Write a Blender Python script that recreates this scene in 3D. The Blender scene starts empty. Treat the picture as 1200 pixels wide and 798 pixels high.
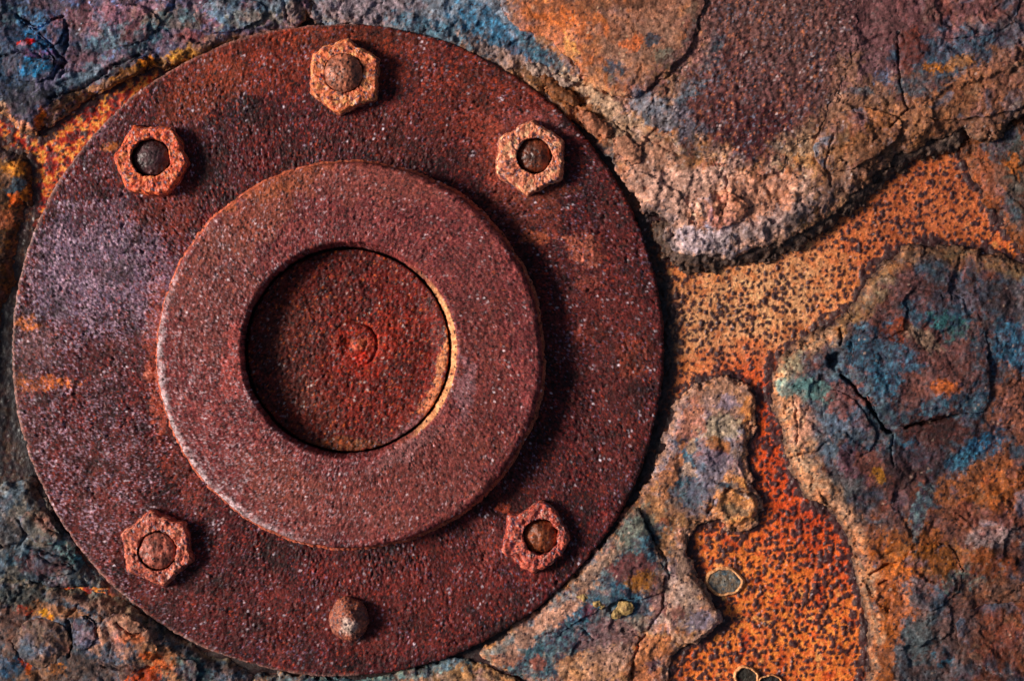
import bpy, math
import numpy as np

# ------------------------------------------------------------------ camera, sky, sun
K = 0.0005                       # metres per design unit (flange is about 0.38 m across)
CX, CY = 600.0, 399.0
sc = bpy.context.scene
sc.render.engine = 'CYCLES'
LENS, ZREF = 85.0, 12.0
cam_d = bpy.data.cameras.new('camera'); cam = bpy.data.objects.new('camera', cam_d)
sc.collection.objects.link(cam); sc.camera = cam
cam_d.lens = LENS; cam_d.sensor_width = 36.0; cam_d.clip_start = 0.05; cam_d.clip_end = 50.0
cam.location = (0, 0, 1200 * K * LENS / 36.0 + ZREF * K); cam.rotation_euler = (0, 0, 0)

SUN_EL, SUN_AZ = math.radians(29), math.radians(2)      # light rakes in from the left
sd = (-math.cos(SUN_EL) * math.cos(SUN_AZ), math.cos(SUN_EL) * math.sin(SUN_AZ), math.sin(SUN_EL))
world = bpy.data.worlds.new('World'); sc.world = world; world.use_nodes = True
wn = world.node_tree; bg = wn.nodes['Background']
sky = wn.nodes.new('ShaderNodeTexSky'); sky.sky_type = 'NISHITA'; sky.sun_disc = False
sky.sun_elevation = SUN_EL; sky.sun_rotation = math.atan2(sd[0], sd[1])
sky.air_density = 1.0; sky.dust_density = 2.5; sky.ozone_density = 1.0
wn.links.new(sky.outputs[0], bg.inputs['Color']); bg.inputs['Strength'].default_value = 0.05
sun_d = bpy.data.lights.new('sun', 'SUN'); sun_d.energy = 4.8; sun_d.angle = math.radians(17); sun_d.color = (1.0, 0.93, 0.84)
sun = bpy.data.objects.new('sun', sun_d); sc.collection.objects.link(sun)
from mathutils import Vector
sun.rotation_euler = Vector(sd).to_track_quat('Z', 'Y').to_euler(); sun.location = (-1, 0, 1)
vs = sc.view_settings
vs.view_transform = 'Standard'; vs.look = 'None'; vs.exposure = 0.0; vs.gamma = 1.0; vs.use_curve_mapping = False

# ------------------------------------------------------------------ noise toolbox
f32 = np.float32
_rng = np.random.RandomState(7)
PERM = np.concatenate([_rng.permutation(256)] * 3).astype(np.int32)
_a = _rng.rand(256) * 2 * np.pi
GX, GY = np.cos(_a).astype(f32), np.sin(_a).astype(f32)
RT = _rng.rand(4, 256).astype(f32)

def perlin(x, y, seed=0):
    x = x + seed * 17.31; y = y + seed * 9.73
    xf = np.floor(x); yf = np.floor(y)
    xi = xf.astype(np.int32); yi = yf.astype(np.int32)
    x = (x - xf).astype(f32); y = (y - yf).astype(f32)
    u = x * x * x * (x * (x * 6 - 15) + 10); v = y * y * y * (y * (y * 6 - 15) + 10)
    s = seed & 255
    def g(ix, iy, dx, dy):
        h = PERM[PERM[(ix + s) & 255] + (iy & 255)]
        return GX[h] * dx + GY[h] * dy
    a = g(xi, yi, x, y); b = g(xi + 1, yi, x - 1, y)
    c = g(xi, yi + 1, x, y - 1); d = g(xi + 1, yi + 1, x - 1, y - 1)
    return ((a + u * (b - a)) * (1 - v) + (c + u * (d - c)) * v) * 1.5

def fbm(x, y, scale, octv=4, seed=0, gain=.5):
    r = 0; a = 1.0; t = 0; s = 1.0 / scale
    for i in range(octv):
        r = r + a * perlin(x * s, y * s, seed + i * 13); t += a; a *= gain; s *= 2.03
    return r / t * 1.35

def ridged(x, y, scale, octv=4, seed=0):
    r = 0; a = 1.0; t = 0; s = 1.0 / scale
    for i in range(octv):
        r = r + a * (1 - np.abs(perlin(x * s, y * s, seed + i * 13)) * 2); t += a; a *= .5; s *= 2.03
    return r / t

def worley(x, y, cell, seed=0):
    """distance to nearest jittered point (in cells), to second nearest, two random numbers of the nearest"""
    x = x / cell + seed * 5.7; y = y / cell + seed * 3.1
    xi = np.floor(x).astype(np.int32); yi = np.floor(y).astype(np.int32)
    f1 = np.full(x.shape, 9, f32); f2 = f1.copy(); r1 = np.zeros(x.shape, f32); r2 = r1.copy()
    s = seed & 255
    for dx in (-1, 0, 1):
        for dy in (-1, 0, 1):
            ix = xi + dx; iy = yi + dy
            h = PERM[PERM[(ix + s) & 255] + (iy & 255)]
            d = np.sqrt((ix + .1 + .8 * RT[0][h] - x) ** 2 + (iy + .1 + .8 * RT[1][h] - y) ** 2).astype(f32)
            near = d < f1
            f2 = np.where(near, f1, np.minimum(f2, d))
            r1 = np.where(near, RT[2][h], r1); r2 = np.where(near, RT[3][h], r2)
            f1 = np.where(near, d, f1)
    return f1, f2, r1, r2

def ss(a, b, x):
    t = np.clip((x - a) / (b - a), 0, 1); return t * t * (3 - 2 * t)

def strata(f, n, sharp=.16):
    q = f * n; fl = np.floor(q); fr = q - fl
    return (fl + ss(.5 - sharp, .5 + sharp, fr)) / n

def lin(c):
    c = np.asarray(c, dtype=np.float64) / 255.0
    return np.where(c <= .04045, c / 12.92, ((c + .055) / 1.055) ** 2.4).astype(f32)

ALB = 1.15
def C(r, g, b): return lin((r, g, b)) * ALB

def mix(a, b, m):
    a = np.asarray(a, f32); b = np.asarray(b, f32)
    return a + (b - a) * m[..., None]

def palette(x, y, cols, scale, seed, octv=4, spread=1.5):
    """patchy blend of several pigments"""
    f = np.clip(.5 + .5 * spread * fbm(x, y, scale, octv, seed), 0, .9999) * (len(cols) - 1)
    out = np.zeros(x.shape + (3,), f32)
    for i in range(len(cols)):
        w = np.clip(1 - np.abs(f - i), 0, 1); out += w[..., None] * np.asarray(cols[i], f32)
    return out

def blob(x, y, cx, cy, rx, ry, rot=0, rag=.5, seed=0, soft=.35, scale=None):
    """mask of one ragged stain"""
    c, s = math.cos(math.radians(rot)), math.sin(math.radians(rot))
    m = np.zeros(x.shape, f32); R = max(rx, ry) * (1.6 + rag)
    sel = (np.abs(x - cx) < R) & (np.abs(y - cy) < R)
    if not sel.any(): return m
    xs = x[sel]; ys = y[sel]
    dx = xs - cx; dy = ys - cy
    u = (dx * c + dy * s) / rx; v = (-dx * s + dy * c) / ry
    d = np.sqrt(u * u + v * v) + rag * fbm(xs, ys, scale or max(6, min(rx, ry) * .9), 5, seed, .62)
    m[sel] = 1 - ss(1 - soft, 1 + soft, d)
    return m

def stains(col, x, y, items, seed):
    wx = x + 7 * fbm(x, y, 34, 4, seed + 1, .6); wy = y + 7 * fbm(x, y, 34, 4, seed + 2, .6)
    for i, it in enumerate(items):
        cx, cy, rx, ry, rot, rgb, st = it[:7]
        rag = it[7] if len(it) > 7 else .8
        if rgb[1] > rgb[0] * .74 and rgb[2] < rgb[1] * .84: rgb = (rgb[0], rgb[1] * .95, rgb[1] * .80)
        if rgb[2] > rgb[0] * 1.35: blue = True; rgb = (rgb[0] * 1.0, rgb[1] * 1.05, rgb[2] * .93); st = st * .9
        else: blue = False
        m = blob(wx, wy, cx, cy, rx * 1.08, ry * 1.08, rot, rag, seed + i * 3, .62, max(7, min(rx, ry) * 1.1))
        sel = m > .004
        if not sel.any(): continue
        k = m[sel]
        k = ss(.28, .72, k + .75 * GRIT[0](x[sel], y[sel], seed + i) * (1 - np.abs(2 * k - 1) * .5)) * st
        k = k * np.clip(1 + .35 * GRIT[0](x[sel] + 91, y[sel], seed + i + 5), .3, 1)
        p = C(*rgb) * np.clip(1 + .6 * GRIT[1](x[sel], y[sel], seed + i) + .5 * GRIT[0](x[sel] + 40, y[sel] + 9, seed + i + 3), .25, 2.4)[..., None]
        if blue:                                   # bloom over near black oxide, broken up by rust showing through
            n = fbm(x[sel], y[sel], 8, 5, seed + 31, .72); p = mix(C(28, 44, 62) * np.ones((len(k), 3), f32), p * 1.25, ss(-.35, .35, n))
            k = k * (1 - .5 * ss(.12, .5, fbm(x[sel], y[sel], 13, 4, seed + 37, .65)))
        col[sel] = col[sel] + (p - col[sel]) * k[..., None]
    return col

GRIT = (lambda x, y, s: fbm(x, y, 9, 4, 40 + s % 7, .68), lambda x, y, s: fbm(x, y, 5, 2, 60 + s % 5, .7))

def ramp(v, stops):
    v = np.clip(v, 0, 1); p = [a for a, _ in stops]; cs = np.array([C(*c) for _, c in stops])
    return np.stack([np.interp(v, p, cs[:, k]) for k in range(3)], -1).astype(f32)

def chaikin(p, n=2):
    p = np.asarray(p, dtype=np.float64)
    for _ in range(n):
        q = np.roll(p, -1, 0); p = np.stack([.75 * p + .25 * q, .25 * p + .75 * q], 1).reshape(-1, 2)
    return p

def polysdf(x, y, poly):
    d = np.full(x.shape, 1e9); ins = np.zeros(x.shape, bool)
    n = len(poly)
    for i in range(n):
        ax, ay = poly[i]; bx, by = poly[(i + 1) % n]
        ex, ey = bx - ax, by - ay
        t = np.clip(((x - ax) * ex + (y - ay) * ey) / (ex * ex + ey * ey + 1e-9), 0, 1)
        d = np.minimum(d, (x - ax - t * ex) ** 2 + (y - ay - t * ey) ** 2)
        if ay != by:
            ins ^= ((ay > y) != (by > y)) & (x < (bx - ax) * (y - ay) / (by - ay) + ax)
    return np.where(ins, -1, 1) * np.sqrt(d)

def linedist(x, y, pts):
    d = np.full(x.shape, 1e9)
    for (ax, ay), (bx, by) in zip(pts[:-1], pts[1:]):
        ex, ey = bx - ax, by - ay
        t = np.clip(((x - ax) * ex + (y - ay) * ey) / (ex * ex + ey * ey), 0, 1)
        d = np.minimum(d, (x - ax - t * ex) ** 2 + (y - ay - t * ey) ** 2)
    return np.sqrt(d)

def grid_sdf(xs, ys, poly, st=4.0):
    """polygon distance, sampled coarsely and interpolated on the full grid"""
    cx = np.arange(xs[0], xs[-1] + st * 2, st); cy = np.arange(ys[0], ys[-1] + st * 2, st)
    g = polysdf(*np.meshgrid(cx, cy), poly)
    fx = (xs - cx[0]) / st; fy = (ys - cy[0]) / st
    ix = np.clip(fx.astype(int), 0, len(cx) - 2); iy = np.clip(fy.astype(int), 0, len(cy) - 2)
    tx = (fx - ix)[None, :]; ty = (fy - iy)[:, None]
    g00 = g[np.ix_(iy, ix)]; g01 = g[np.ix_(iy, ix + 1)]; g10 = g[np.ix_(iy + 1, ix)]; g11 = g[np.ix_(iy + 1, ix + 1)]
    return ((g00 * (1 - tx) + g01 * tx) * (1 - ty) + (g10 * (1 - tx) + g11 * tx) * ty).astype(f32)

# ------------------------------------------------------------------ materials (node based, pigment attribute + procedural grain)
def material(name, grain=3.0, var=.5, tint=(.9, .55, .45), bump=.5, r0=.45, r1=.85, spec=.4, big=9.0):
    m = bpy.data.materials.new(name); m.use_nodes = True
    nt = m.node_tree; N = nt.nodes; L = nt.links
    b = N['Principled BSDF']
    tc = N.new('ShaderNodeTexCoord')
    at = N.new('ShaderNodeAttribute'); at.attribute_name = 'pigment'
    n1 = N.new('ShaderNodeTexNoise'); n1.inputs['Scale'].default_value = 1 / (grain * K); n1.inputs['Detail'].default_value = 3
    n2 = N.new('ShaderNodeTexNoise'); n2.inputs['Scale'].default_value = 1 / (big * K); n2.inputs['Detail'].default_value = 5; n2.inputs['Roughness'].default_value = .65
    v1 = N.new('ShaderNodeTexVoronoi'); v1.inputs['Scale'].default_value = 1 / (grain * 1.2 * K)
    for n in (n1, n2, v1): L.new(tc.outputs['Object'], n.inputs['Vector'])
    # brightness of single grains
    mr = N.new('ShaderNodeMapRange'); mr.inputs['From Min'].default_value = .3; mr.inputs['From Max'].default_value = .7
    mr.inputs['To Min'].default_value = 1 - var; mr.inputs['To Max'].default_value = 1 + var
    L.new(n1.outputs['Fac'], mr.inputs['Value'])
    sc1 = N.new('ShaderNodeVectorMath'); sc1.operation = 'SCALE'
    L.new(at.outputs['Color'], sc1.inputs[0]); L.new(mr.outputs[0], sc1.inputs['Scale'])
    # patchy hue drift
    mr2 = N.new('ShaderNodeMapRange'); mr2.inputs['From Min'].default_value = .45; mr2.inputs['From Max'].default_value = .75
    mr2.inputs['To Min'].default_value = 0; mr2.inputs['To Max'].default_value = .7
    L.new(n2.outputs['Fac'], mr2.inputs['Value'])
    mx = N.new('ShaderNodeMix'); mx.data_type = 'RGBA'; mx.blend_type = 'MULTIPLY'
    L.new(mr2.outputs[0], mx.inputs['Factor']); L.new(sc1.outputs[0], mx.inputs[6]); mx.inputs[7].default_value = (*tint, 1)
    L.new(mx.outputs[2], b.inputs['Base Color'])
    rr = N.new('ShaderNodeMapRange'); rr.inputs['From Min'].default_value = .1; rr.inputs['From Max'].default_value = .9
    rr.inputs['To Min'].default_value = r0; rr.inputs['To Max'].default_value = r1
    L.new(v1.outputs['Color'], rr.inputs['Value']); L.new(rr.outputs[0], b.inputs['Roughness'])
    b.inputs['Specular IOR Level'].default_value = spec
    b1 = N.new('ShaderNodeBump'); b1.inputs['Strength'].default_value = bump; b1.inputs['Distance'].default_value = 1.2 * K
    L.new(n1.outputs['Fac'], b1.inputs['Height'])
    b2 = N.new('ShaderNodeBump'); b2.inputs['Strength'].default_value = bump; b2.inputs['Distance'].default_value = 2.0 * K
    L.new(n2.outputs['Fac'], b2.inputs['Height']); L.new(b1.outputs[0], b2.inputs['Normal'])
    L.new(b2.outputs[0], b.inputs['Normal'])
    return m

M_PLATE = material('pitted_orange_rust', 2.2, .35, (.85, .6, .5), .5, .35, .8, .5)
M_CRUST = material('flaking_rust_scale', 2.0, .4, (.75, .7, .7), .38, .5, .9, .3, 8)
M_FLANGE = material('grainy_maroon_rust', 2.2, .55, (.8, .5, .45), .6, .42, .9, .3, 6)
M_RING = material('turned_rust_ring', 1.9, .5, (.9, .7, .66), .55, .42, .9, .32, 6)
M_NUT = material('orange_rusted_nut', 2.2, .4, (.8, .5, .5), .7, .35, .8, .5)
M_STUD = material('brown_rusted_stud', 2.4, .4, (.8, .6, .55), .5, .3, .7, .5)

# ------------------------------------------------------------------ mesh helpers
col_main = sc.collection
def mesh_obj(name, co, faces, pig, mat, origin=(0, 0, 0), parent=None):
    """co in design units (x right, y down, z up); faces (n,4)"""
    w = np.empty((len(co), 3), f32)
    w[:, 0] = (co[:, 0] - CX) * K - origin[0]; w[:, 1] = (CY - co[:, 1]) * K - origin[1]; w[:, 2] = co[:, 2] * K - origin[2]
    me = bpy.data.meshes.new(name)
    me.vertices.add(len(w)); me.vertices.foreach_set('co', w.ravel())
    faces = np.asarray(faces, np.int32); nf, k = faces.shape
    q = faces[::max(1, nf // 4000)]; a, b_, c_ = w[q[:, 0]], w[q[:, 1]], w[q[:, 2]]
    if np.cross(b_ - a, c_ - a)[:, 2].sum() < 0: faces = faces[:, ::-1]
    me.loops.add(nf * k); me.loops.foreach_set('vertex_index', np.ascontiguousarray(faces).ravel())
    me.polygons.add(nf); me.polygons.foreach_set('loop_start', np.arange(0, nf * k, k, dtype=np.int32))
    me.polygons.foreach_set('use_smooth', np.ones(nf, bool))
    me.update(calc_edges=True)
    ca = me.attributes.new('pigment', 'FLOAT_COLOR', 'POINT')
    rgba = np.ones((len(w), 4), f32); rgba[:, :3] = np.clip(pig, .002, .95); ca.data.foreach_set('color', rgba.ravel())
    me.materials.append(mat)
    o = bpy.data.objects.new(name, me); col_main.objects.link(o)
    if parent is not None: o.parent = parent
    else: o.location = origin
    return o

def world_at(px, py, z): return ((px - CX) * K, (CY - py) * K, z * K)
def tag(o, label=None, cat=None, group=None, kind=None):
    if label: o['label'] = label
    if cat: o['category'] = cat
    if group: o['group'] = group
    if kind: o['kind'] = kind
    return o
def empty(name, px, py, z):
    o = bpy.data.objects.new(name, None); col_main.objects.link(o); o.location = world_at(px, py, z)
    o.empty_display_size = .01; return o

def grid_faces(ny, nx, keep=None):
    i = np.arange(ny * nx).reshape(ny, nx)
    f = np.stack([i[:-1, :-1], i[:-1, 1:], i[1:, 1:], i[1:, :-1]], -1)
    if keep is not None:
        k = keep[:-1, :-1] & keep[:-1, 1:] & keep[1:, 1:] & keep[1:, :-1]; f = f[k]
    return f.reshape(-1, 4)

def compact(co, pig, f):
    used = np.zeros(len(co), bool); used[f.ravel()] = True
    rm = np.cumsum(used) - 1
    return co[used], pig[used], rm[f]

XMIN, XMAX, YMIN, YMAX = -300.0, 1500.0, -300.0, 1100.0
BX0, BX1, BY0, BY1 = -60.0, 1262.0, -60.0, 860.0
def ext(poly):
    """outlines that leave the picture run on well past it"""
    def e(p): return (XMIN if p[0] <= BX0 else XMAX if p[0] >= BX1 else p[0], YMIN if p[1] <= BY0 else YMAX if p[1] >= BY1 else p[1])
    on = [(p[0] <= BX0 or p[0] >= BX1) + (p[1] <= BY0 or p[1] >= BY1) for p in poly]; out = []
    for i, p in enumerate(poly):
        p = tuple(p)
        if on[i] == 0: out.append(p)
        elif on[i] == 2: out.append(e(p))
        elif on[i - 1]: out += [e(p), p]
        else: out += [p, e(p)]
    return out
def span(a, b, lo, hi, step):
    """grid lines: fine inside lo..hi, coarse beyond"""
    c = 4.5; parts = []
    if a < lo: parts.append(np.arange(a, min(lo, b), c))
    if min(b, hi) > max(a, lo): parts.append(np.arange(max(a, lo), min(b, hi), step))
    if b > hi: parts.append(np.arange(max(a, hi), b, c))
    return np.concatenate(parts)

def slab(name, poly, height, pigment, zbot, step=1.4, skirt=8.0, under=2.5, rag=(4.0, 28, 1.6, 7), seed=1, chip=None,
         parent=None, origin=(0, 0, 0), smooth=2, mat=None, lam=None):
    """a sheet of scale with a broken outline: height field inside, real broken wall round it"""
    pl = chaikin(ext(poly), smooth)
    x0, y0 = np.maximum(pl.min(0) - 16, (XMIN, YMIN)); x1, y1 = np.minimum(pl.max(0) + 16, (XMAX, YMAX))
    xs = span(x0, x1, -24, 1224, step); ys = span(y0, y1, -24, 822, step)
    X, Y = np.meshgrid(xs, ys); X = X.astype(f32); Y = Y.astype(f32)
    s = grid_sdf(xs, ys, pl)
    gy, gx = np.gradient(s, ys, xs); gl = np.sqrt(gx * gx + gy * gy) + 1e-6; gx /= gl; gy /= gl
    s = s + rag[0] * fbm(X, Y, rag[1], 3, seed) + rag[2] * fbm(X, Y, rag[3], 3, seed + 5)
    if lam or chip:                                 # chipped, angular breaks along the outline
        _, _, ch, _ = worley(X + 7 * fbm(X, Y, 16, 3, seed + 71), Y + 7 * fbm(X, Y, 16, 3, seed + 73), 15, seed % 71)
        s = s + (chip or 3.4) * (2 * ch - 1)
    keep = s < skirt
    d = np.maximum(-s, 0)
    z = height(X, Y, d)
    if lam:                                         # broken laminae stepping down to the edge
        W, nl, amp = lam
        W = W * np.clip(1 + .8 * fbm(X, Y, 60, 2, seed + 61), .25, 1.9)
        q = np.clip((d + 3.0 * fbm(X, Y, 17, 4, seed + 62, .6)) / W, 0, 1.2)
        z = z - amp * (1 - np.minimum(strata(q, nl, .09), 1))
    t = np.clip(s / skirt, 0, 1)
    zb = zbot(X, Y) if callable(zbot) else zbot
    lamn = fbm(X, Y + 40, 6, 2, seed + 9)
    pull = np.where(s > 0, s + under * t * (1 + .6 * np.sin(t * 15 + 3 * lamn)), 0)
    xx = X - gx * pull; yy = Y - gy * pull
    zz = np.where(s > 0, z * (1 - t) + zb * t, z)
    pig = pigment(X, Y, d, z)
    if lam:
        li = np.floor(q * nl + .5).astype(int); LT = np.array([[.5, .48, .5], [1.25, 1.05, .85], [.62, .64, .68], [1.3, 1.12, .92], [.75, .76, .8], [1.12, 1.0, .9], [1, 1, 1]], f32)
        li = (li + (seed % 3)) % 6
        k = (1 - ss(.8, 1.15, q)) * np.clip(.6 + .6 * fbm(X, Y, 24, 3, seed + 64), 0, 1)
        pig = pig * (1 + (LT[li] - 1) * k[..., None])
    co = np.stack([xx, yy, zz], -1).reshape(-1, 3)
    f = grid_faces(len(ys), len(xs), keep)
    co, pg, f = compact(co, pig.reshape(-1, 3), f)
    return mesh_obj(name, co, f, pg, mat or M_CRUST, origin, parent)

def crack(z, x, y, pts, w, depth, seed=0, wob=2.5):
    wob = wob * 1.5
    a = np.asarray(pts); sel = (x > a[:, 0].min() - 12) & (x < a[:, 0].max() + 12) & (y > a[:, 1].min() - 12) & (y < a[:, 1].max() + 12)
    if not sel.any(): return z
    xs = x[sel]; ys = y[sel]
    d = linedist(xs + wob * fbm(xs, ys, 12, 3, 300 + seed), ys + wob * fbm(xs, ys, 12, 3, 320 + seed), pts)
    ww = w * (1 + .5 * fbm(xs, ys, 18, 2, 340 + seed))
    z = z.copy(); z[sel] -= depth * (1 - ss(.3, 1, d / ww)); return z

def plates(x, y, seed):
    """broken overlapping flakes: random level per warped cell, coarse and fine"""
    wx = x + 26 * fbm(x, y, 60, 4, seed + 20, .6); wy = y + 26 * fbm(x, y, 60, 4, seed + 25, .6)
    _, _, a, b = worley(wx, wy, 58, seed % 97)
    wx = x + 9 * fbm(x, y, 20, 3, seed + 30, .6); wy = y + 9 * fbm(x, y, 20, 3, seed + 35, .6)
    _, _, c, e = worley(wx, wy, 19, seed % 89 + 3)
    return 2 * a - 1, 2 * c - 1, b, e

def tone(col, x, y, seed, amt=.3):
    a, c, b, e = plates(x, y, seed)
    h = fbm(x, y, 6.5, 4, seed + 41, .7)
    col = 1.07 * col * (np.clip(1 + .42 * h, .45, 1.7) * (1 + amt * .6 * (2 * b - 1) + amt * .5 * (2 * e - 1)))[..., None]
    g = col.mean(-1, keepdims=True); return np.clip(g + (col - g) * 1.2, .003, .9)

def flaky(col, x, y, seed, amt=.3, vein=0.0, veinc=None, bands=1.0):
    """each broken flake shows a slightly different layer; crevice free veins of pale bloom"""
    a, c, b, e = plates(x, y, seed)
    col = col * (1 + amt * (2 * b - 1) + amt * .8 * (2 * e - 1))[..., None]
    col = mix(col, col * np.array([1.15, .95, .8], f32), np.clip(c, 0, 1) * .5)
    h = fbm(x, y, 6.5, 4, seed + 41, .7)
    # flowing bands of other oxides
    wx = x + 30 * fbm(x, y, 70, 4, seed + 70, .6); wy = y + 30 * fbm(x, y, 70, 4, seed + 72, .6)
    for q, (cc, sc_, st_) in enumerate([((186, 112, 72), 34, .34), ((140, 100, 108), 40, .4), ((66, 100, 126), 38, .6), ((160, 138, 108), 26, .25), ((112, 52, 44), 30, .4)]):
        m = ss(.12, .55, fbm(wx, wy, sc_, 5, seed + 74 + q * 3, .6) + .12 * h)
        lum = (col.mean(-1) / C(*cc).mean()) ** .75
        col = mix(col, C(*cc) * (lum * np.clip(1 + .3 * h, .5, 1.5))[..., None], m * st_ * bands)
    col = col * np.clip(1 + .2 * h, .45, 1.6)[..., None]
    g = col.mean(-1, keepdims=True); col = np.clip(g + (col - g) * 1.08, .003, .9) * 1.04
    if vein:
        r = ridged(x + 6 * h, y, 22, 4, seed + 43) + .35 * fbm(x, y, 4, 2, seed + 44)
        gate = ss(-.1, .4, fbm(x, y, 45, 3, seed + 46))
        col = mix(col, veinc, ss(.55, .95, r) * gate * vein)
    return col

def relief(x, y, seed, big=4.0, st=5.0, stn=6, lump=1.6, fine=.8, scale=70, lscale=15, warp=14):
    """lamellar, lumpy surface of layered rust"""
    wx = x + warp * fbm(x, y, 40, 3, seed + 50); wy = y + warp * fbm(x, y, 40, 3, seed + 60)
    f = fbm(wx, wy, scale, 5, seed)
    l = fbm(wx, wy, lscale, 4, seed + 3, .55)
    px, py, pr, _ = plates(x, y, seed)
    return big * f + .8 * st * strata(f * .8 + .12 * l, stn, .1) + st * .5 * px + st * .13 * py + .5 * lump * (1 - 2 * np.abs(l)) + fine * .55 * fbm(x, y, 4.6, 3, seed + 7, .65)

def speckle(col, x, y, seed, cell=3.4, amt=.55, lightc=None, pl=.08, darkc=None, pd=.1):
    """every grain a slightly different pigment; lightc grains paint pale glints"""
    f1, f2, r1, r2 = worley(x + .8 * fbm(x, y, 5, 2, seed), y, cell, seed)
    col = col * (1 + amt * (2 * r1 - 1))[..., None]
    g = 1 - ss(.3, .55, f1)
    if lightc is not None:
        gate = ss(-.15, .5, fbm(x, y, 26, 3, seed + 2))
        col = mix(col, lightc, g * (r2 > 1 - pl * .8) * gate * (.25 + .75 * r1))
    if darkc is not None: col = mix(col, darkc, g * (r2 < pd))
    return col, f1, r1, r2

# ------------------------------------------------------------------ outlines (design units, traced from the place)
FX, FY, FR = 396.0, 410.0, 382.0
P_U = [(363, -60), (362, 0), (364, 30), (400, 29), (450, 36), (500, 50), (550, 69), (600, 95), (636, 117), (668, 134), (694, 160), (718, 192), (736, 222),
       (746, 234), (752, 249), (772, 254), (784, 262), (781, 285), (800, 303), (835, 304), (870, 297), (920, 284), (960, 263), (1000, 233), (1030, 201),
       (1060, 179), (1100, 163), (1131, 150), (1136, 164), (1154, 166), (1172, 160), (1187, 142), (1210, 120), (1262, 95), (1262, -60)]
P_UL = [(762, 256), (790, 258), (840, 270), (900, 262), (1000, 205), (1060, 165), (1131, 142), (1136, 172), (1110, 178), (1066, 192), (1036, 212), (1004, 246),
        (964, 276), (924, 297), (872, 310), (835, 317), (798, 316), (776, 300), (766, 278)]
P_R = [(1262, 330), (1200, 306), (1160, 294), (1110, 286), (1070, 288), (1040, 300), (1020, 322), (1005, 350), (990, 372), (960, 385), (930, 405), (908, 428),
       (903, 445), (908, 470), (915, 500), (922, 530), (932, 560), (945, 580), (965, 598), (985, 607), (995, 630), (1001, 650), (1008, 680), (1013, 720),
       (1017, 760), (1020, 860), (1262, 860)]
P_M = [(790, 478), (802, 458), (826, 446), (850, 437), (860, 449), (873, 450), (887, 464), (882, 482), (884, 500), (876, 528), (872, 545), (882, 560),
       (894, 590), (889, 612), (868, 623), (852, 622), (847, 610), (828, 612), (812, 616), (807, 640), (812, 662), (826, 690), (846, 722), (844, 736),
       (812, 757), (790, 764), (782, 800), (775, 860), (640, 860), (622, 800), (585, 784), (548, 768), (600, 736), (650, 698), (700, 645), (735, 592),
       (752, 580), (768, 548), (778, 515)]
P_B = [(288, 790), (330, 790), (400, 796), (470, 787), (546, 768), (583, 788), (618, 803), (634, 860), (280, 860)]
P_LL = [(-60, 680), (0, 676), (50, 681), (85, 690), (124, 694), (158, 711), (180, 728), (208, 746), (262, 772), (312, 787), (304, 860), (-60, 860)]
P_LU = [(-60, 580), (8, 566), (32, 556), (46, 574), (60, 602), (84, 640), (112, 674), (130, 694), (92, 690), (55, 684), (0, 680), (-60, 684)]
P_L = [(-60, 140), (0, 164), (22, 176), (36, 190), (40, 212), (34, 248), (25, 285), (14, 325), (3, 370), (-4, 430), (-6, 520), (-10, 575), (-60, 590)]
P_TL = [(-60, -60), (366, -60), (365, 0), (362, 32), (330, 37), (300, 44), (270, 52), (240, 62), (206, 78), (195, 83), (178, 72), (165, 88), (140, 98),
        (110, 112), (85, 128), (60, 143), (45, 158), (30, 158), (10, 140), (0, 132), (-60, 122)]
P_C = [(1122, 168), (1150, 150), (1200, 135), (1262, 120), (1262, 345), (1220, 322), (1198, 298), (1175, 262), (1150, 225), (1132, 195)]

P_OF = [(596, 27), (588, 10), (584, -60), (836, -60), (822, 10), (817, 40), (800, 70), (768, 97), (745, 117), (722, 119), (705, 108), (685, 88), (668, 74), (650, 55), (630, 42)]
P_GF = [(822, 45), (805, 78), (772, 106), (752, 124), (764, 150), (790, 172), (815, 183), (830, 186), (850, 206), (890, 212), (916, 194), (926, 178), (960, 148), (985, 112), (1000, 60), (1012, -60), (840, -60)]

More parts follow.
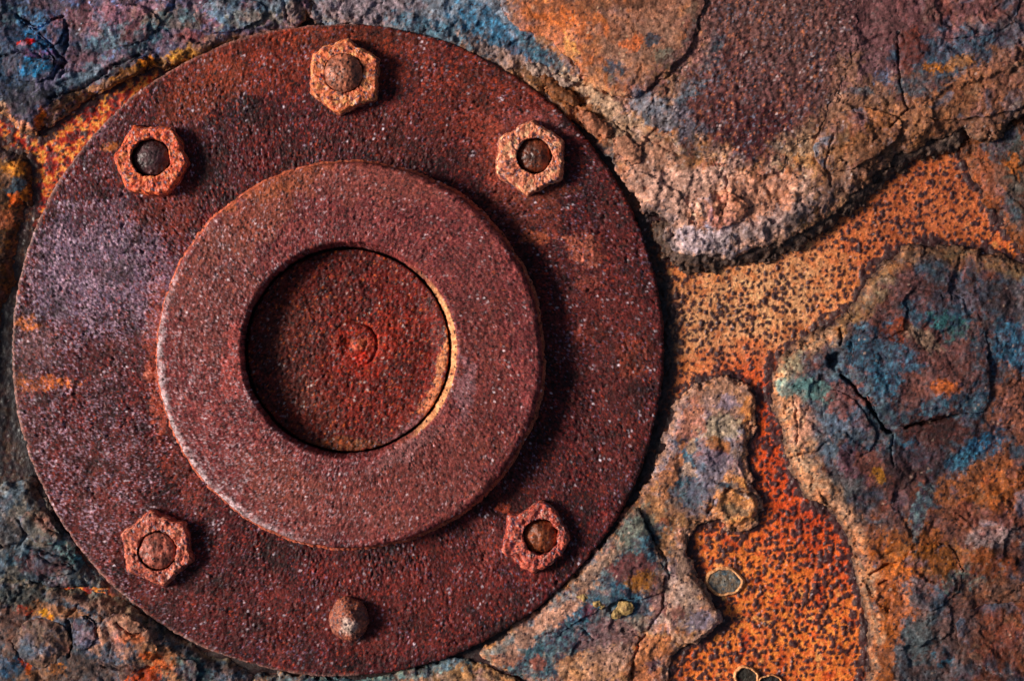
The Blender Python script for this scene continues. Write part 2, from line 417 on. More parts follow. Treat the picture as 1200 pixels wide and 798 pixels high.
# ------------------------------------------------------------------ the steel plate underneath (orange, thick with dark pits)
def build_plate():
    xs = np.concatenate([np.arange(-700, -20, 16), np.arange(-20, 210, 1.5), np.arange(210, 740, 10), np.arange(740, 1212, 1.35), np.arange(1212, 1900, 16)])
    ys = np.concatenate([np.arange(-700, -20, 16), np.arange(-20, 818, 1.4), np.arange(818, 1500, 16)])
    X, Y = np.meshgrid(xs, ys); X = X.astype(f32); Y = Y.astype(f32)
    near = np.minimum.reduce([polysdf_fast(xs, ys, p) for p in (P_U, P_R, P_M, P_C, P_TL, P_L)])
    near = near + 7 * fbm(X, Y, 24, 4, 71, .6)
    fl = np.sqrt((X - FX) ** 2 + (Y - FY) ** 2) - FR
    red = np.clip(blob(X, Y, 925, 540, 55, 100, 0, .3, 5, .7) + .75 * blob(X, Y, 985, 640, 40, 60, 0, .3, 6, .7) + .6 * blob(X, Y, 870, 450, 60, 45, 0, .3, 8, .6), 0, 1)
    tan = blob(X, Y, 880, 360, 130, 70, -20, .3, 9, .6)
    c = palette(X, Y, [C(176, 60, 16), C(218, 96, 32), C(240, 130, 50), C(206, 84, 34), C(244, 160, 84)], 22, 80, 5)
    c = mix(c, palette(X, Y, [C(170, 96, 54), C(204, 134, 84), C(224, 166, 116), C(186, 106, 62)], 14, 82, 4), tan * .9)
    c = mix(c, palette(X, Y, [C(126, 56, 28), C(160, 78, 40), C(184, 100, 58), C(146, 66, 34)], 16, 83, 4), blob(X, Y, 1090, 240, 120, 70, -20, .3, 10, .6) * .85)
    c = mix(c, palette(X, Y, [C(150, 34, 8), C(206, 62, 10), C(232, 92, 20)], 20, 84, 4), red * .85)
    c = c * np.clip(1 + .3 * fbm(X, Y, 55, 4, 88, .6) + .2 * fbm(X, Y, 14, 3, 89), .5, 1.4)[..., None]
    c = mix(c, palette(X, Y, [C(104, 14, 6), C(150, 22, 6), C(176, 36, 8), C(226, 90, 20), C(255, 170, 70), C(236, 110, 26), C(160, 24, 8)], 15, 86, 4, 2.0), ss(300, 210, X) * 1.0)
    # dark grains
    wx = X + 2.2 * fbm(X, Y, 6, 3, 90); wy = Y + 2.2 * fbm(X, Y, 6, 3, 92)
    dens = .325 + .11 * fbm(X, Y, 22, 3, 94) + .11 * fbm(X, Y, 60, 3, 95) + .30 * (1 - ss(1, 15, near)) + .07 * red + .05 * ss(600, 660, Y) + .25 * (1 - ss(8, 34, fl)) * (X > 200) - .06 * (X < 200)
    f1, f2, r1, r2 = worley(wx, wy, 7.0, 3)
    g1, g2, q1, q2 = worley(wx + 31, wy + 17, 11.0, 4)
    rad = dens * (.6 + .74 * r1) * np.where(r2 < .1, .25, 1)
    spot = 1 - ss(rad * .8, rad * 1.12, f1)
    rad2 = np.maximum(dens - .11, 0) * (.5 + .75 * q1)
    spot = np.maximum(spot, 1 - ss(rad2 * .8, rad2 * 1.12, g1))
    dk = palette(X, Y, [C(30, 14, 22), C(52, 26, 34), C(40, 14, 12)], 7, 96, 2)
    c = mix(c, C(120, 44, 16), (1 - ss(rad * .9, rad * 1.5, f1)) * .25)
    c = mix(c, dk, spot * .95)
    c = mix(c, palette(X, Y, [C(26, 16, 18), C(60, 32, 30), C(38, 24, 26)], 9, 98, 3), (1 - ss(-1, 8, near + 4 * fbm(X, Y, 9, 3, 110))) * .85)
    # near black plate colour beside the flange
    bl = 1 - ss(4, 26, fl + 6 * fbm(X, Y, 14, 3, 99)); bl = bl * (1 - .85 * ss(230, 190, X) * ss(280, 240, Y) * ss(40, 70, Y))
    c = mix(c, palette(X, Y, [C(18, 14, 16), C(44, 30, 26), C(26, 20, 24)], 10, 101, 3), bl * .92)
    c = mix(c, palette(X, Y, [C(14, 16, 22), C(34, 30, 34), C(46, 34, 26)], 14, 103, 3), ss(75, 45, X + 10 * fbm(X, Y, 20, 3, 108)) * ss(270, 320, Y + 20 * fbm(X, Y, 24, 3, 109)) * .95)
    c, a1, _, _ = speckle(c, X, Y, 8, 2.8, .25, C(220, 190, 190), .015)
    dome = np.clip(1 - (f1 / (rad + .01)) ** 2, 0, 1) * rad * 3.2 * (1 - .6 * (1 - ss(4, 20, near))) + np.clip(1 - (g1 / (rad2 + .01)) ** 2, 0, 1) * rad2 * 3.4 * (1 - .6 * (1 - ss(4, 20, near)))
    Z = dome + .9 * fbm(X, Y, 5, 3, 105, .65) + 1.2 * fbm(X, Y, 11, 4, 107, .6) * (1 - ss(4, 18, near)) + 1.4 * fbm(X, Y, 40, 3, 106) + 1.0 * (1 - ss(0, 12, near))
    co = np.stack([X, Y, Z], -1).reshape(-1, 3)
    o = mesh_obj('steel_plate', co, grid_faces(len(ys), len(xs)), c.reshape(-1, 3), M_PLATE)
    tag(o, 'orange rusted steel plate peppered with small dark rust grains, lying under everything', None, None, 'structure')

def polysdf_fast(xs, ys, poly):
    pl = chaikin(ext(poly), 1)
    cx = np.arange(xs[0], xs[-1] + 12, 6.0); cy = np.arange(ys[0], ys[-1] + 12, 6.0)
    g = polysdf(*np.meshgrid(cx, cy), pl)
    fx = (xs - cx[0]) / 6; fy = (ys - cy[0]) / 6
    ix = np.clip(fx.astype(int), 0, len(cx) - 2); iy = np.clip(fy.astype(int), 0, len(cy) - 2)
    tx = (fx - ix)[None, :]; ty = (fy - iy)[:, None]
    return ((g[np.ix_(iy, ix)] * (1 - tx) + g[np.ix_(iy, ix + 1)] * tx) * (1 - ty)
            + (g[np.ix_(iy + 1, ix)] * (1 - tx) + g[np.ix_(iy + 1, ix + 1)] * tx) * ty).astype(f32)
build_plate()

# ------------------------------------------------------------------ the big sheet of scale, upper right
def infl(x, y):
    k = getattr(infl, 'g', None)
    if k is None:
        xs = np.arange(560, 1040, 4.0); ys = np.arange(-60, 230, 4.0); q = np.meshgrid(xs, ys)
        g = np.minimum(polysdf(*q, P_OF), polysdf(*q, P_GF)); k = infl.g = 1 - .6 * ss(2, -10, g)
    ix = np.clip(((x - 560) / 4).astype(int), 0, k.shape[1] - 1); iy = np.clip(((y + 60) / 4).astype(int), 0, k.shape[0] - 1)
    return np.where((x > 560) & (x < 1036) & (y < 226), k[iy, ix], 1.0)
def hU(x, y, d):
    edge = ss(0, 26, d)
    z = 15 + 7 * ss(640, 800, x) + 3 * ss(0, 120, d) + relief(x, y, 110, 2.5, 5.5, 7, 1.8, .7, 62, 15, 22) * infl(x, y) * (.35 + .65 * edge)
    z = z + 1.5 * strata(np.clip(d / 30 + .25 * fbm(x, y, 22, 3, 131), 0, 1), 3)
    low = blob(x, y, 830, 250, 120, 70, 0, .3, 133, .6)
    f1, f2, r1, r2 = worley(x + 6 * fbm(x, y, 20, 3, 134), y + 6 * fbm(x, y, 20, 3, 135), 26, 11)
    z = z + low * (5 * (1 - f1 * f1 * 1.3) + 2.2 * fbm(x, y, 9, 4, 137))
    strip = 1 - ss(0, 46, linedist(x, y, [(380, 0), (470, 20), (560, 50), (640, 95), (700, 140), (745, 200)]))
    z = z - 4 * strip + 4.5 * strip * strata(fbm(x + y * .4, y - x * .4, 24, 4, 139), 4)
    for i, (pts, w, dp) in enumerate([([(633, 88), (655, 98), (690, 100)], 2.2, 5), ([(640, 106), (660, 118), (684, 124)], 2.5, 6), ([(676, 128), (712, 140), (740, 160)], 2, 4),
                                      ([(700, 132), (730, 148), (775, 172), (800, 184)], 1.8, 3), ([(850, 207), (852, 232), (846, 250)], 2, 3.5),
                                      ([(1050, 40), (1052, 90), (1060, 130), (1042, 150)], 2, 4), ([(975, 160), (965, 190), (975, 220)], 2, 3)]):
        z = crack(z, x, y, pts, w, dp, i)
    return z
def pU(x, y, d, z):
    c = palette(x, y, [C(96, 66, 54), C(138, 98, 72), C(112, 84, 72), C(156, 118, 92), C(104, 72, 60)], 40, 140, 5)
    c = flaky(c, x, y, 110, .12, 0.35, C(176, 160, 150), 0.8)
    c = stains(c, x, y, [
        (960, 50, 230, 95, 10, (110, 76, 76), .8), (1080, 30, 160, 70, 0, (96, 68, 72), .75), (1180, 90, 60, 30, -20, (104, 76, 74), .6), (900, 20, 90, 40, 0, (112, 74, 66), .6), (1040, 20, 60, 30, 0, (84, 52, 52), .7),
        (490, 12, 140, 34, 8, (104, 112, 122), .9), (430, 8, 60, 24, 0, (120, 100, 104), .7), (560, 20, 50, 22, 25, (112, 122, 134), .7),
        (520, 40, 60, 12, 18, (70, 104, 136), .8), (590, 45, 58, 18, 32, (52, 90, 130), .9), (560, 30, 30, 12, 20, (60, 98, 140), .7), (646, 74, 46, 9, 40, (66, 92, 116), .8),
        (600, 74, 60, 9, 30, (150, 120, 108), .8), (690, 112, 44, 9, 38, (168, 146, 116), .85), (655, 108, 36, 9, 32, (104, 60, 30), .9), (625, 92, 20, 8, 35, (96, 66, 44), .8),
        (690, 148, 26, 14, 40, (140, 88, 62), .8), (748, 165, 46, 18, 32, (154, 132, 96), .7), (765, 130, 40, 14, 35, (92, 108, 122), .7), (700, 180, 14, 40, -35, (40, 52, 66), .8),
        (726, 220, 8, 30, -30, (46, 72, 92), .8), (760, 215, 40, 40, 0, (174, 130, 108), .7), (835, 245, 95, 55, 0, (184, 146, 132), .8), (880, 235, 60, 30, -20, (164, 108, 84), .6),
        (820, 285, 48, 18, 0, (166, 152, 158), .8), (900, 262, 60, 12, -20, (124, 110, 110), .7), (770, 262, 18, 20, 0, (118, 104, 106), .7),
        (930, 170, 26, 22, 0, (152, 134, 100), .8), (950, 190, 22, 5, 10, (176, 118, 70), .5), (990, 150, 50, 60, 30, (128, 92, 68), .6), (1080, 130, 90, 34, -28, (140, 94, 68), .75),
        (1150, 120, 60, 44, -20, (122, 84, 66), .7), (1105, 62, 52, 20, -12, (44, 70, 96), .85), (1080, 96, 36, 14, -20, (46, 72, 94), .8), (1175, 40, 40, 16, -10, (50, 66, 86), .7),
        (1185, 125, 12, 20, 10, (48, 66, 92), .6), (1120, 75, 20, 5, -20, (170, 112, 58), .5), (1090, 82, 14, 6, 0, (178, 106, 44), .7), (1065, 60, 14, 22, 0, (84, 38, 28), .8),
        (1035, 92, 12, 8, 0, (58, 82, 120), .7), (1005, 110, 14, 7, 0, (60, 84, 104), .6), (1160, 12, 50, 10, 0, (72, 44, 44), .7), (1010, 190, 60, 20, -38, (104, 78, 62), .6)], 150)
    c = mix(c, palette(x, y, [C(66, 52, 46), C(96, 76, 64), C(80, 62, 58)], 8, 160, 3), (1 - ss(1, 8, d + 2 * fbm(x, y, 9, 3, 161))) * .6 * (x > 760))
    c = tone(c, x, y, 110, 0.28)
    c, f, a, b = speckle(c, x, y, 21, 3.2, .38, C(206, 180, 172), .035, C(40, 24, 26), .08)
    return c
OU = world_at(900, 120, 0)
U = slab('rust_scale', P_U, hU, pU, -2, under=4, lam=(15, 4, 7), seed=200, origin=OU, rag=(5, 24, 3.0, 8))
tag(U, 'large tan and purple sheet of layered rust scale at upper right with overhanging lower edge', 'rust scale', 'sheets of rust scale on the plate')

def zU(x, y): return hU(x, y, np.full(x.shape, 60.0, f32))
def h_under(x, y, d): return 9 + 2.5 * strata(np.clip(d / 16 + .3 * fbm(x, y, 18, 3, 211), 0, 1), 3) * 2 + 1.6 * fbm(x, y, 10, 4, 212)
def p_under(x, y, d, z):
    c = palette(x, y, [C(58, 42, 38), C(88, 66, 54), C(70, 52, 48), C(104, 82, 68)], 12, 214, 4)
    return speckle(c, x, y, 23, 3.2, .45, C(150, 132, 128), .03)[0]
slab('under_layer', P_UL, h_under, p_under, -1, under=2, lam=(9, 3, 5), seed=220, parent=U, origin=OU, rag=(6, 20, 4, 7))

def h_of(x, y, d): return 23 + 7.5 * ss(600, 740, x) + relief(x, y, 230, 1.2, 2.2, 7, 1.1, .8, 55, 11, 12) + 1.0 * ss(0, 10, d)
def p_of(x, y, d, z):
    c = palette(x, y, [C(150, 98, 78), C(172, 106, 76), C(132, 98, 86), C(182, 124, 94), C(144, 92, 76)], 26, 232, 5)
    c = flaky(c, x, y, 230, .12, 0, None, 0.35)
    c = stains(c, x, y, [(640, 45, 44, 30, 30, (192, 108, 72), .6), (660, 20, 30, 14, 0, (166, 88, 52), .6), (770, 20, 50, 30, 0, (138, 100, 86), .7), (760, 62, 42, 30, 0, (142, 112, 88), .6),
                         (668, 60, 8, 16, -10, (222, 150, 96), .8), (740, 52, 12, 8, 0, (196, 98, 58), .6), (718, 80, 9, 9, 0, (40, 62, 84), .95, .7), (762, 52, 9, 7, 0, (44, 60, 78), .95, .7), (715, 96, 6, 5, 0, (54, 80, 88), .8),
                         (780, 72, 11, 10, 0, (78, 88, 80), .7), (812, 22, 10, 26, 0, (84, 70, 44), .8), (808, 50, 9, 18, 20, (60, 82, 92), .8), (715, 112, 20, 6, 10, (186, 132, 100), .7), (690, 8, 60, 8, 0, (92, 60, 46), .7)], 240)
    c = tone(c, x, y, 230, 0.2)
    k = ss(2, 20, d + 16 * fbm(x, y, 26, 4, 243, .6)) * .85 + .15
    c = mix(pU(x, y, np.full(x.shape, 60., f32), z), c, np.where((x > 740) | (y < 18), k, np.maximum(k, .75)))
    return speckle(c, x, y, 25, 3.0, .36, C(232, 190, 150), .05, C(70, 34, 24), .08)[0]
tag(slab('flake', P_OF, h_of, p_of, zU, under=1.5, skirt=7, seed=250, parent=U, origin=OU, rag=(7, 28, 3, 8)), 'thin orange brown flake with blue spots')

def h_gf(x, y, d):
    f1, f2, r1, r2 = worley(x, y, 5.0, 31)
    return 26.5 + .5 * (zU(x, y) - 25) + 2.4 * (1 - f1) * r1 + 1.5 * fbm(x, y, 12, 4, 261) + 1.5 * ss(0, 30, d)
def p_gf(x, y, d, z):
    c = palette(x, y, [C(70, 34, 38), C(112, 60, 54), C(92, 62, 62), C(84, 40, 36)], 24, 262, 5)
    c = stains(c, x, y, [(870, 170, 60, 40, 10, (72, 28, 32), .9), (840, 120, 50, 30, 0, (92, 46, 44), .6), (800, 150, 40, 16, 40, (88, 96, 110), .6), (890, 90, 40, 30, 0, (100, 60, 58), .6),
                         (800, 110, 24, 10, -30, (96, 112, 124), .7), (830, 60, 12, 24, 20, (58, 84, 104), .8), (905, 30, 60, 40, 0, (104, 68, 62), .7), (960, 50, 44, 60, 0, (98, 62, 58), .7)], 264)
    c = mix(c, C(172, 152, 112), (1 - ss(1, 6, d + 2.5 * fbm(x, y, 12, 3, 266))) * ss(900, 780, x + 0 * y) * .8)
    f1, f2, r1, r2 = worley(x, y, 5.0, 31)
    c = mix(c, C(186, 104, 66), ss(.26, .6, fbm(x, y, 5.2, 3, 267, .75) + .2 * fbm(x, y, 30, 2, 268)) * .8); c = mix(c, C(104, 112, 130), ss(.3, .6, fbm(x, y, 6, 3, 269, .75) + .25 * fbm(x, y, 40, 2, 270)) * .7)
    c = mix(c, C(30, 12, 18), ss(.25, .55, fbm(x, y, 5.5, 3, 271, .75)) * .75)
    k = ss(0, 30, d + 24 * fbm(x, y, 34, 5, 273, .6))
    c = mix(pU(x, y, np.full(x.shape, 60., f32), z), c, k)
    return speckle(c, x, y, 27, 3.0, .55, C(216, 190, 188), .16, C(28, 12, 18), .14)[0]
tag(slab('flake', P_GF, h_gf, p_gf, zU, under=1.2, skirt=6, seed=270, parent=U, origin=OU, rag=(10, 34, 4, 9)), 'dark red granular flake with pale edge')

P_CH = [[(632, 86), (650, 92), (664, 104), (684, 122), (676, 126), (654, 120), (640, 108)], [(676, 128), (698, 136), (718, 152), (714, 166), (694, 158), (680, 142)], [(608, 74), (632, 76), (662, 92), (676, 102), (656, 102), (630, 90)],
        [(716, 158), (740, 160), (752, 180), (742, 198), (722, 184)]]
for i, p in enumerate(P_CH):
    cc = [(118, 68, 36), (150, 92, 66), (150, 122, 108), (156, 104, 80)][i]
    slab('chunk', p, lambda x, y, d, i=i: 17 + 4.5 * (i in (1, 3)) + 3 * ss(0, 8, d) + relief(x, y, 280 + i * 7, 1, 3, 5, 1.5, .7, 22, 8, 5),
         lambda x, y, d, z, cc=cc, i=i: speckle(palette(x, y, [C(*[v * .75 for v in cc]), C(*cc), C(*[min(255, v * 1.2) for v in cc])], 12, 285 + i, 4), x, y, 29 + i, 3, .4, C(200, 160, 130), .03)[0],
         8, step=1.3, under=2, skirt=7, seed=290 + i, parent=U, origin=OU, rag=(5, 13, 2.4, 5))

# wedge of brown scale in the upper right corner
def hC(x, y, d): return 4 + 6 * ss(0, 40, d) + relief(x, y, 300, 2, 3, 5, 1.2, .7, 40, 13, 10)
def pC(x, y, d, z):
    c = palette(x, y, [C(72, 46, 36), C(108, 66, 46), C(90, 62, 52), C(60, 42, 38)], 24, 302, 5)
    c = flaky(c, x, y, 300, .12, 0, None, 0.6)
    c = stains(c, x, y, [(1160, 215, 10, 28, -30, (124, 70, 52), .5), (1178, 170, 18, 16, 0, (46, 58, 70), .85), (1192, 210, 10, 40, 0, (58, 62, 58), .7), (1190, 195, 8, 12, 0, (150, 84, 44), .7), (1186, 245, 10, 16, -20, (48, 62, 78), .7), (1180, 262, 10, 12, 0, (128, 74, 44), .6)], 310)
    c = tone(c, x, y, 300, 0.3)
    return speckle(c, x, y, 33, 3.2, .45, C(160, 120, 90), .03, C(30, 20, 20), .08)[0]
OC = world_at(1190, 220, 0)
tag(slab('rust_scale', P_C, hC, pC, -2, under=2, lam=(9, 2, 3), seed=320, origin=OC, rag=(2.5, 26, 1.3, 6)), 'brown wedge of rust scale in the upper right corner below the big tan sheet', 'rust scale', 'sheets of rust scale on the plate')

# ------------------------------------------------------------------ right hand sheet
def hR(x, y, d):
    dn = d + 7 * fbm(x, y, 24, 4, 330)
    z = 9 + 4 * ss(-2, 22, dn) + 4 * ss(20, 60, dn) + relief(x, y, 332, 3, 5, 6, 1.5, .75, 60, 14, 16) * (.45 + .55 * ss(0, 30, d))
    hole = 1 - ss(5, 10, np.sqrt(((x - 978) / 1.0) ** 2 + ((y - 424) / 1.35) ** 2) + 5 * fbm(x, y, 11, 3, 334, .6)); z = z - 13 * hole
    for i, (pts, w, dp) in enumerate([([(985, 440), (998, 450), (1006, 462), (1016, 468), (1022, 484), (1032, 492), (1036, 502), (1046, 506)], 2.6, 12), ([(1046, 508), (1043, 530), (1047, 548)], 1.2, 3),
                                      ([(1060, 500), (1090, 494), (1122, 486)], 2.5, 8), ([(935, 533), (955, 530), (965, 520)], 1.5, 4), ([(930, 452), (945, 455)], 1.5, 4), ([(1022, 672), (1034, 664), (1048, 660)], 2.5, 7),
                                      ([(1030, 684), (1040, 680)], 2.5, 6), ([(930, 470), (936, 500), (934, 520)], 1.5, 3), ([(985, 385), (984, 404)], 2, 6)]):
        z = crack(z, x, y, pts, w, dp, 20 + i, 1.8)
    for i, (a, b, r, h) in enumerate([(1165, 590, 20, 4), (1070, 700, 13, 3), (1102, 770, 12, 3.5), (1090, 715, 10, 3), (1185, 560, 18, 4), (1150, 640, 26, 3)]):
        q = np.sqrt((x - a) ** 2 + (y - b) ** 2) / r + .25 * fbm(x, y, 12, 3, 350 + i); z = z + h * (1 - ss(.4, 1.1, q))
    return z
def pR(x, y, d, z):
    inner = palette(x, y, [C(62, 42, 40), C(90, 50, 36), C(48, 52, 62), C(78, 54, 46), C(100, 58, 36)], 40, 360, 5)
    inner = flaky(inner, x, y, 332, .12, 0.35, C(120, 132, 140), 0.6)
    c = stains(inner, x, y, [
        (1070, 420, 120, 100, 0, (54, 72, 92), .6), (1000, 500, 60, 70, 20, (66, 80, 98), .55), (1150, 520, 80, 60, -30, (50, 66, 86), .5), (1080, 740, 60, 60, 0, (62, 72, 78), .5), (1060, 650, 70, 30, 10, (142, 78, 44), .5), (1180, 600, 70, 40, -20, (128, 70, 44), .5),
        (1075, 410, 80, 70, 0, (94, 52, 42), .7), (1030, 410, 34, 30, 0, (48, 82, 112), .85), (1090, 365, 36, 20, 20, (38, 70, 94), .9), (1110, 380, 26, 12, 30, (44, 78, 84), .8), (1185, 405, 28, 28, 0, (42, 76, 108), .9),
        (1185, 350, 26, 18, 0, (64, 52, 54), .7), (1040, 450, 16, 14, 0, (52, 86, 116), .85), (1098, 472, 26, 9, -15, (58, 86, 112), .85), (1140, 470, 18, 12, 0, (54, 78, 100), .8), (1060, 340, 40, 22, 0, (86, 48, 42), .7), (1050, 385, 14, 12, 0, (112, 52, 32), .8),
        (1080, 395, 24, 10, 30, (120, 106, 64), .6), (1125, 350, 30, 16, 0, (60, 66, 78), .6), (1105, 455, 14, 10, 0, (160, 84, 44), .6), (1100, 505, 40, 16, 0, (62, 28, 20), .85), (1150, 520, 36, 10, -30, (46, 82, 120), .95, .5), (1174, 490, 10, 36, 10, (44, 78, 114), .9, .5),
        (1120, 545, 26, 10, -40, (54, 84, 112), .9, .5), (1095, 575, 10, 26, 35, (72, 92, 112), .8, .5), (1075, 530, 18, 12, 30, (42, 78, 108), .85), (1070, 560, 40, 40, 0, (70, 40, 38), .7), (985, 500, 26, 40, 0, (74, 84, 96), .8), (1005, 545, 22, 24, 0, (98, 60, 66), .7),
        (985, 465, 26, 18, 0, (108, 62, 52), .7), (950, 455, 22, 14, 30, (72, 98, 96), .85), (1020, 545, 16, 16, 0, (120, 72, 56), .6), (1030, 555, 8, 10, 0, (178, 120, 52), .6), (990, 570, 20, 12, 0, (80, 78, 78), .7),
        (1160, 570, 60, 30, -25, (116, 68, 42), .85), (1185, 480, 26, 40, 0, (112, 66, 48), .8), (1120, 620, 70, 30, 0, (92, 58, 50), .7), (1060, 640, 40, 22, 0, (124, 72, 42), .7), (1100, 655, 60, 18, 0, (116, 74, 44), .65), (1040, 700, 24, 44, 0, (150, 82, 44), .7),
        (1030, 760, 18, 40, 0, (140, 78, 42), .7), (1072, 690, 12, 14, 0, (64, 62, 66), .8), (1085, 750, 22, 26, 0, (70, 76, 78), .8), (1104, 768, 12, 12, 0, (46, 78, 104), .9), (1125, 680, 26, 14, -20, (62, 82, 90), .75), (1140, 740, 50, 40, 0, (84, 54, 46), .7),
        (1180, 740, 26, 40, 0, (96, 52, 40), .7), (1170, 690, 40, 14, 0, (112, 74, 56), .6), (1160, 625, 26, 12, 0, (130, 116, 116), .6), (1078, 600, 10, 34, 10, (70, 86, 100), .8), (1150, 660, 18, 14, 0, (118, 60, 36), .6)], 370)
    rimc = palette(x, y, [C(118, 92, 78), C(174, 122, 92), C(146, 120, 100), C(188, 130, 98), C(136, 96, 80)], 22, 400, 5)
    rimc = stains(rimc, x, y, [(930, 430, 22, 12, -40, (150, 150, 112), .8), (925, 455, 12, 12, 0, (96, 122, 118), .8), (1000, 375, 14, 20, 40, (180, 120, 70), .7), (1090, 312, 60, 10, 0, (190, 112, 60), .7), (1110, 300, 60, 10, 5, (88, 62, 54), .7), (1035, 320, 30, 12, -45, (120, 84, 64), .7),
                               (1040, 340, 20, 10, -40, (132, 132, 106), .7), (945, 490, 16, 30, 10, (200, 150, 120), .7), (1000, 600, 30, 16, 30, (156, 128, 106), .7), (1020, 640, 16, 30, 20, (172, 106, 72), .6)], 410)
    w = 22 + 20 * ss(410, 500, y) * ss(1010, 930, x) - 8 * ss(640, 720, y)
    rimc = mix(rimc, palette(x, y, [C(92, 66, 52), C(124, 92, 66), C(96, 84, 66), C(140, 90, 58)], 16, 407, 4), ss(440, 380, y) * ss(-.5, .3, fbm(x, y, 40, 3, 406)) * .85)
    m = (1 - ss(w * .4, w * 1.25, d + 20 * fbm(x, y, 26, 5, 402, .6))) * ss(-.75, -.1, fbm(x, y, 15, 4, 408, .65))
    c = mix(c, rimc, m)
    c = mix(c, palette(x, y, [C(70, 48, 44), C(104, 78, 64)], 9, 404, 3), (1 - ss(1, 9, d + 3 * fbm(x, y, 10, 3, 405))) * .75)
    c = tone(c, x, y, 332, 0.3)
    return speckle(c, x, y, 35, 3.2, .42, C(196, 160, 140), .025, C(34, 20, 22), .1)[0]
OR = world_at(1080, 560, 0)
Rr = slab('rust_scale', P_R, hR, pR, -2, under=2.5, lam=(13, 3, 5), seed=420, origin=OR, rag=(3.5, 24, 1.6, 6))
tag(Rr, 'big brown rust sheet on the right, blue stained, with tan rim and long crack', 'rust scale', 'sheets of rust scale on the plate')
P_RF = [(990, 442), (1006, 454), (1020, 472), (1030, 490), (1038, 500), (1060, 497), (1090, 490), (1122, 484), (1160, 482), (1158, 440), (1156, 400), (1150, 368), (1112, 342), (1062, 338), (1022, 368), (996, 402)]
def zR(x, y): return hR(x, y, np.full(x.shape, 60.0, f32)) - 2
def h_rf(x, y, d): return 17.5 + relief(x, y, 430, 2.5, 4, 6, 1.6, .8, 46, 13, 12) + 5.5 * ss(370, 470, y) + 1.5 * ss(0, 10, d)
tag(slab('flake', P_RF, h_rf, lambda x, y, d, z: pR(x, y, np.full(x.shape, 90.0, f32), z), zR, under=2, skirt=7, seed=440, parent=Rr, origin=OR, rag=(3, 22, 1.8, 6)), 'raised broken flake above the crack')

# ------------------------------------------------------------------ middle sheet with the tongue
def hM(x, y, d):
    z = 9 + 1.5 * ss(0, 22, d) + relief(x, y, 450, 1.8, 4, 6, 1.4, .7, 44, 12, 12) * (.4 + .6 * ss(0, 24, d))
    b = np.sqrt(((x - 862) / 27) ** 2 + ((y - 592) / 24) ** 2) + .15 * fbm(x, y, 14, 3, 455)
    z = z + 4.5 * (1 - ss(.8, 1.05, b)) - 3 * (1 - ss(.45, .75, b))
    z = z - 3.5 * blob(x, y, 808, 540, 15, 26, 0, .3, 456) - 3 * blob(x, y, 800, 578, 24, 12, 0, .4, 457)
    for i, (pts, w, dp) in enumerate([([(750, 596), (762, 625), (778, 652), (784, 676)], 2, 5), ([(776, 676), (778, 712), (756, 742), (730, 740)], 2, 4), ([(756, 742), (742, 768), (740, 800)], 2, 5), ([(640, 742), (680, 735), (700, 750)], 1.8, 3),
                                      ([(850, 575), (866, 572), (884, 580)], 2.6, 5), ([(830, 600), (838, 585)], 2, 4)]):
        z = crack(z, x, y, pts, w, dp, 40 + i, 2.2)
    return z
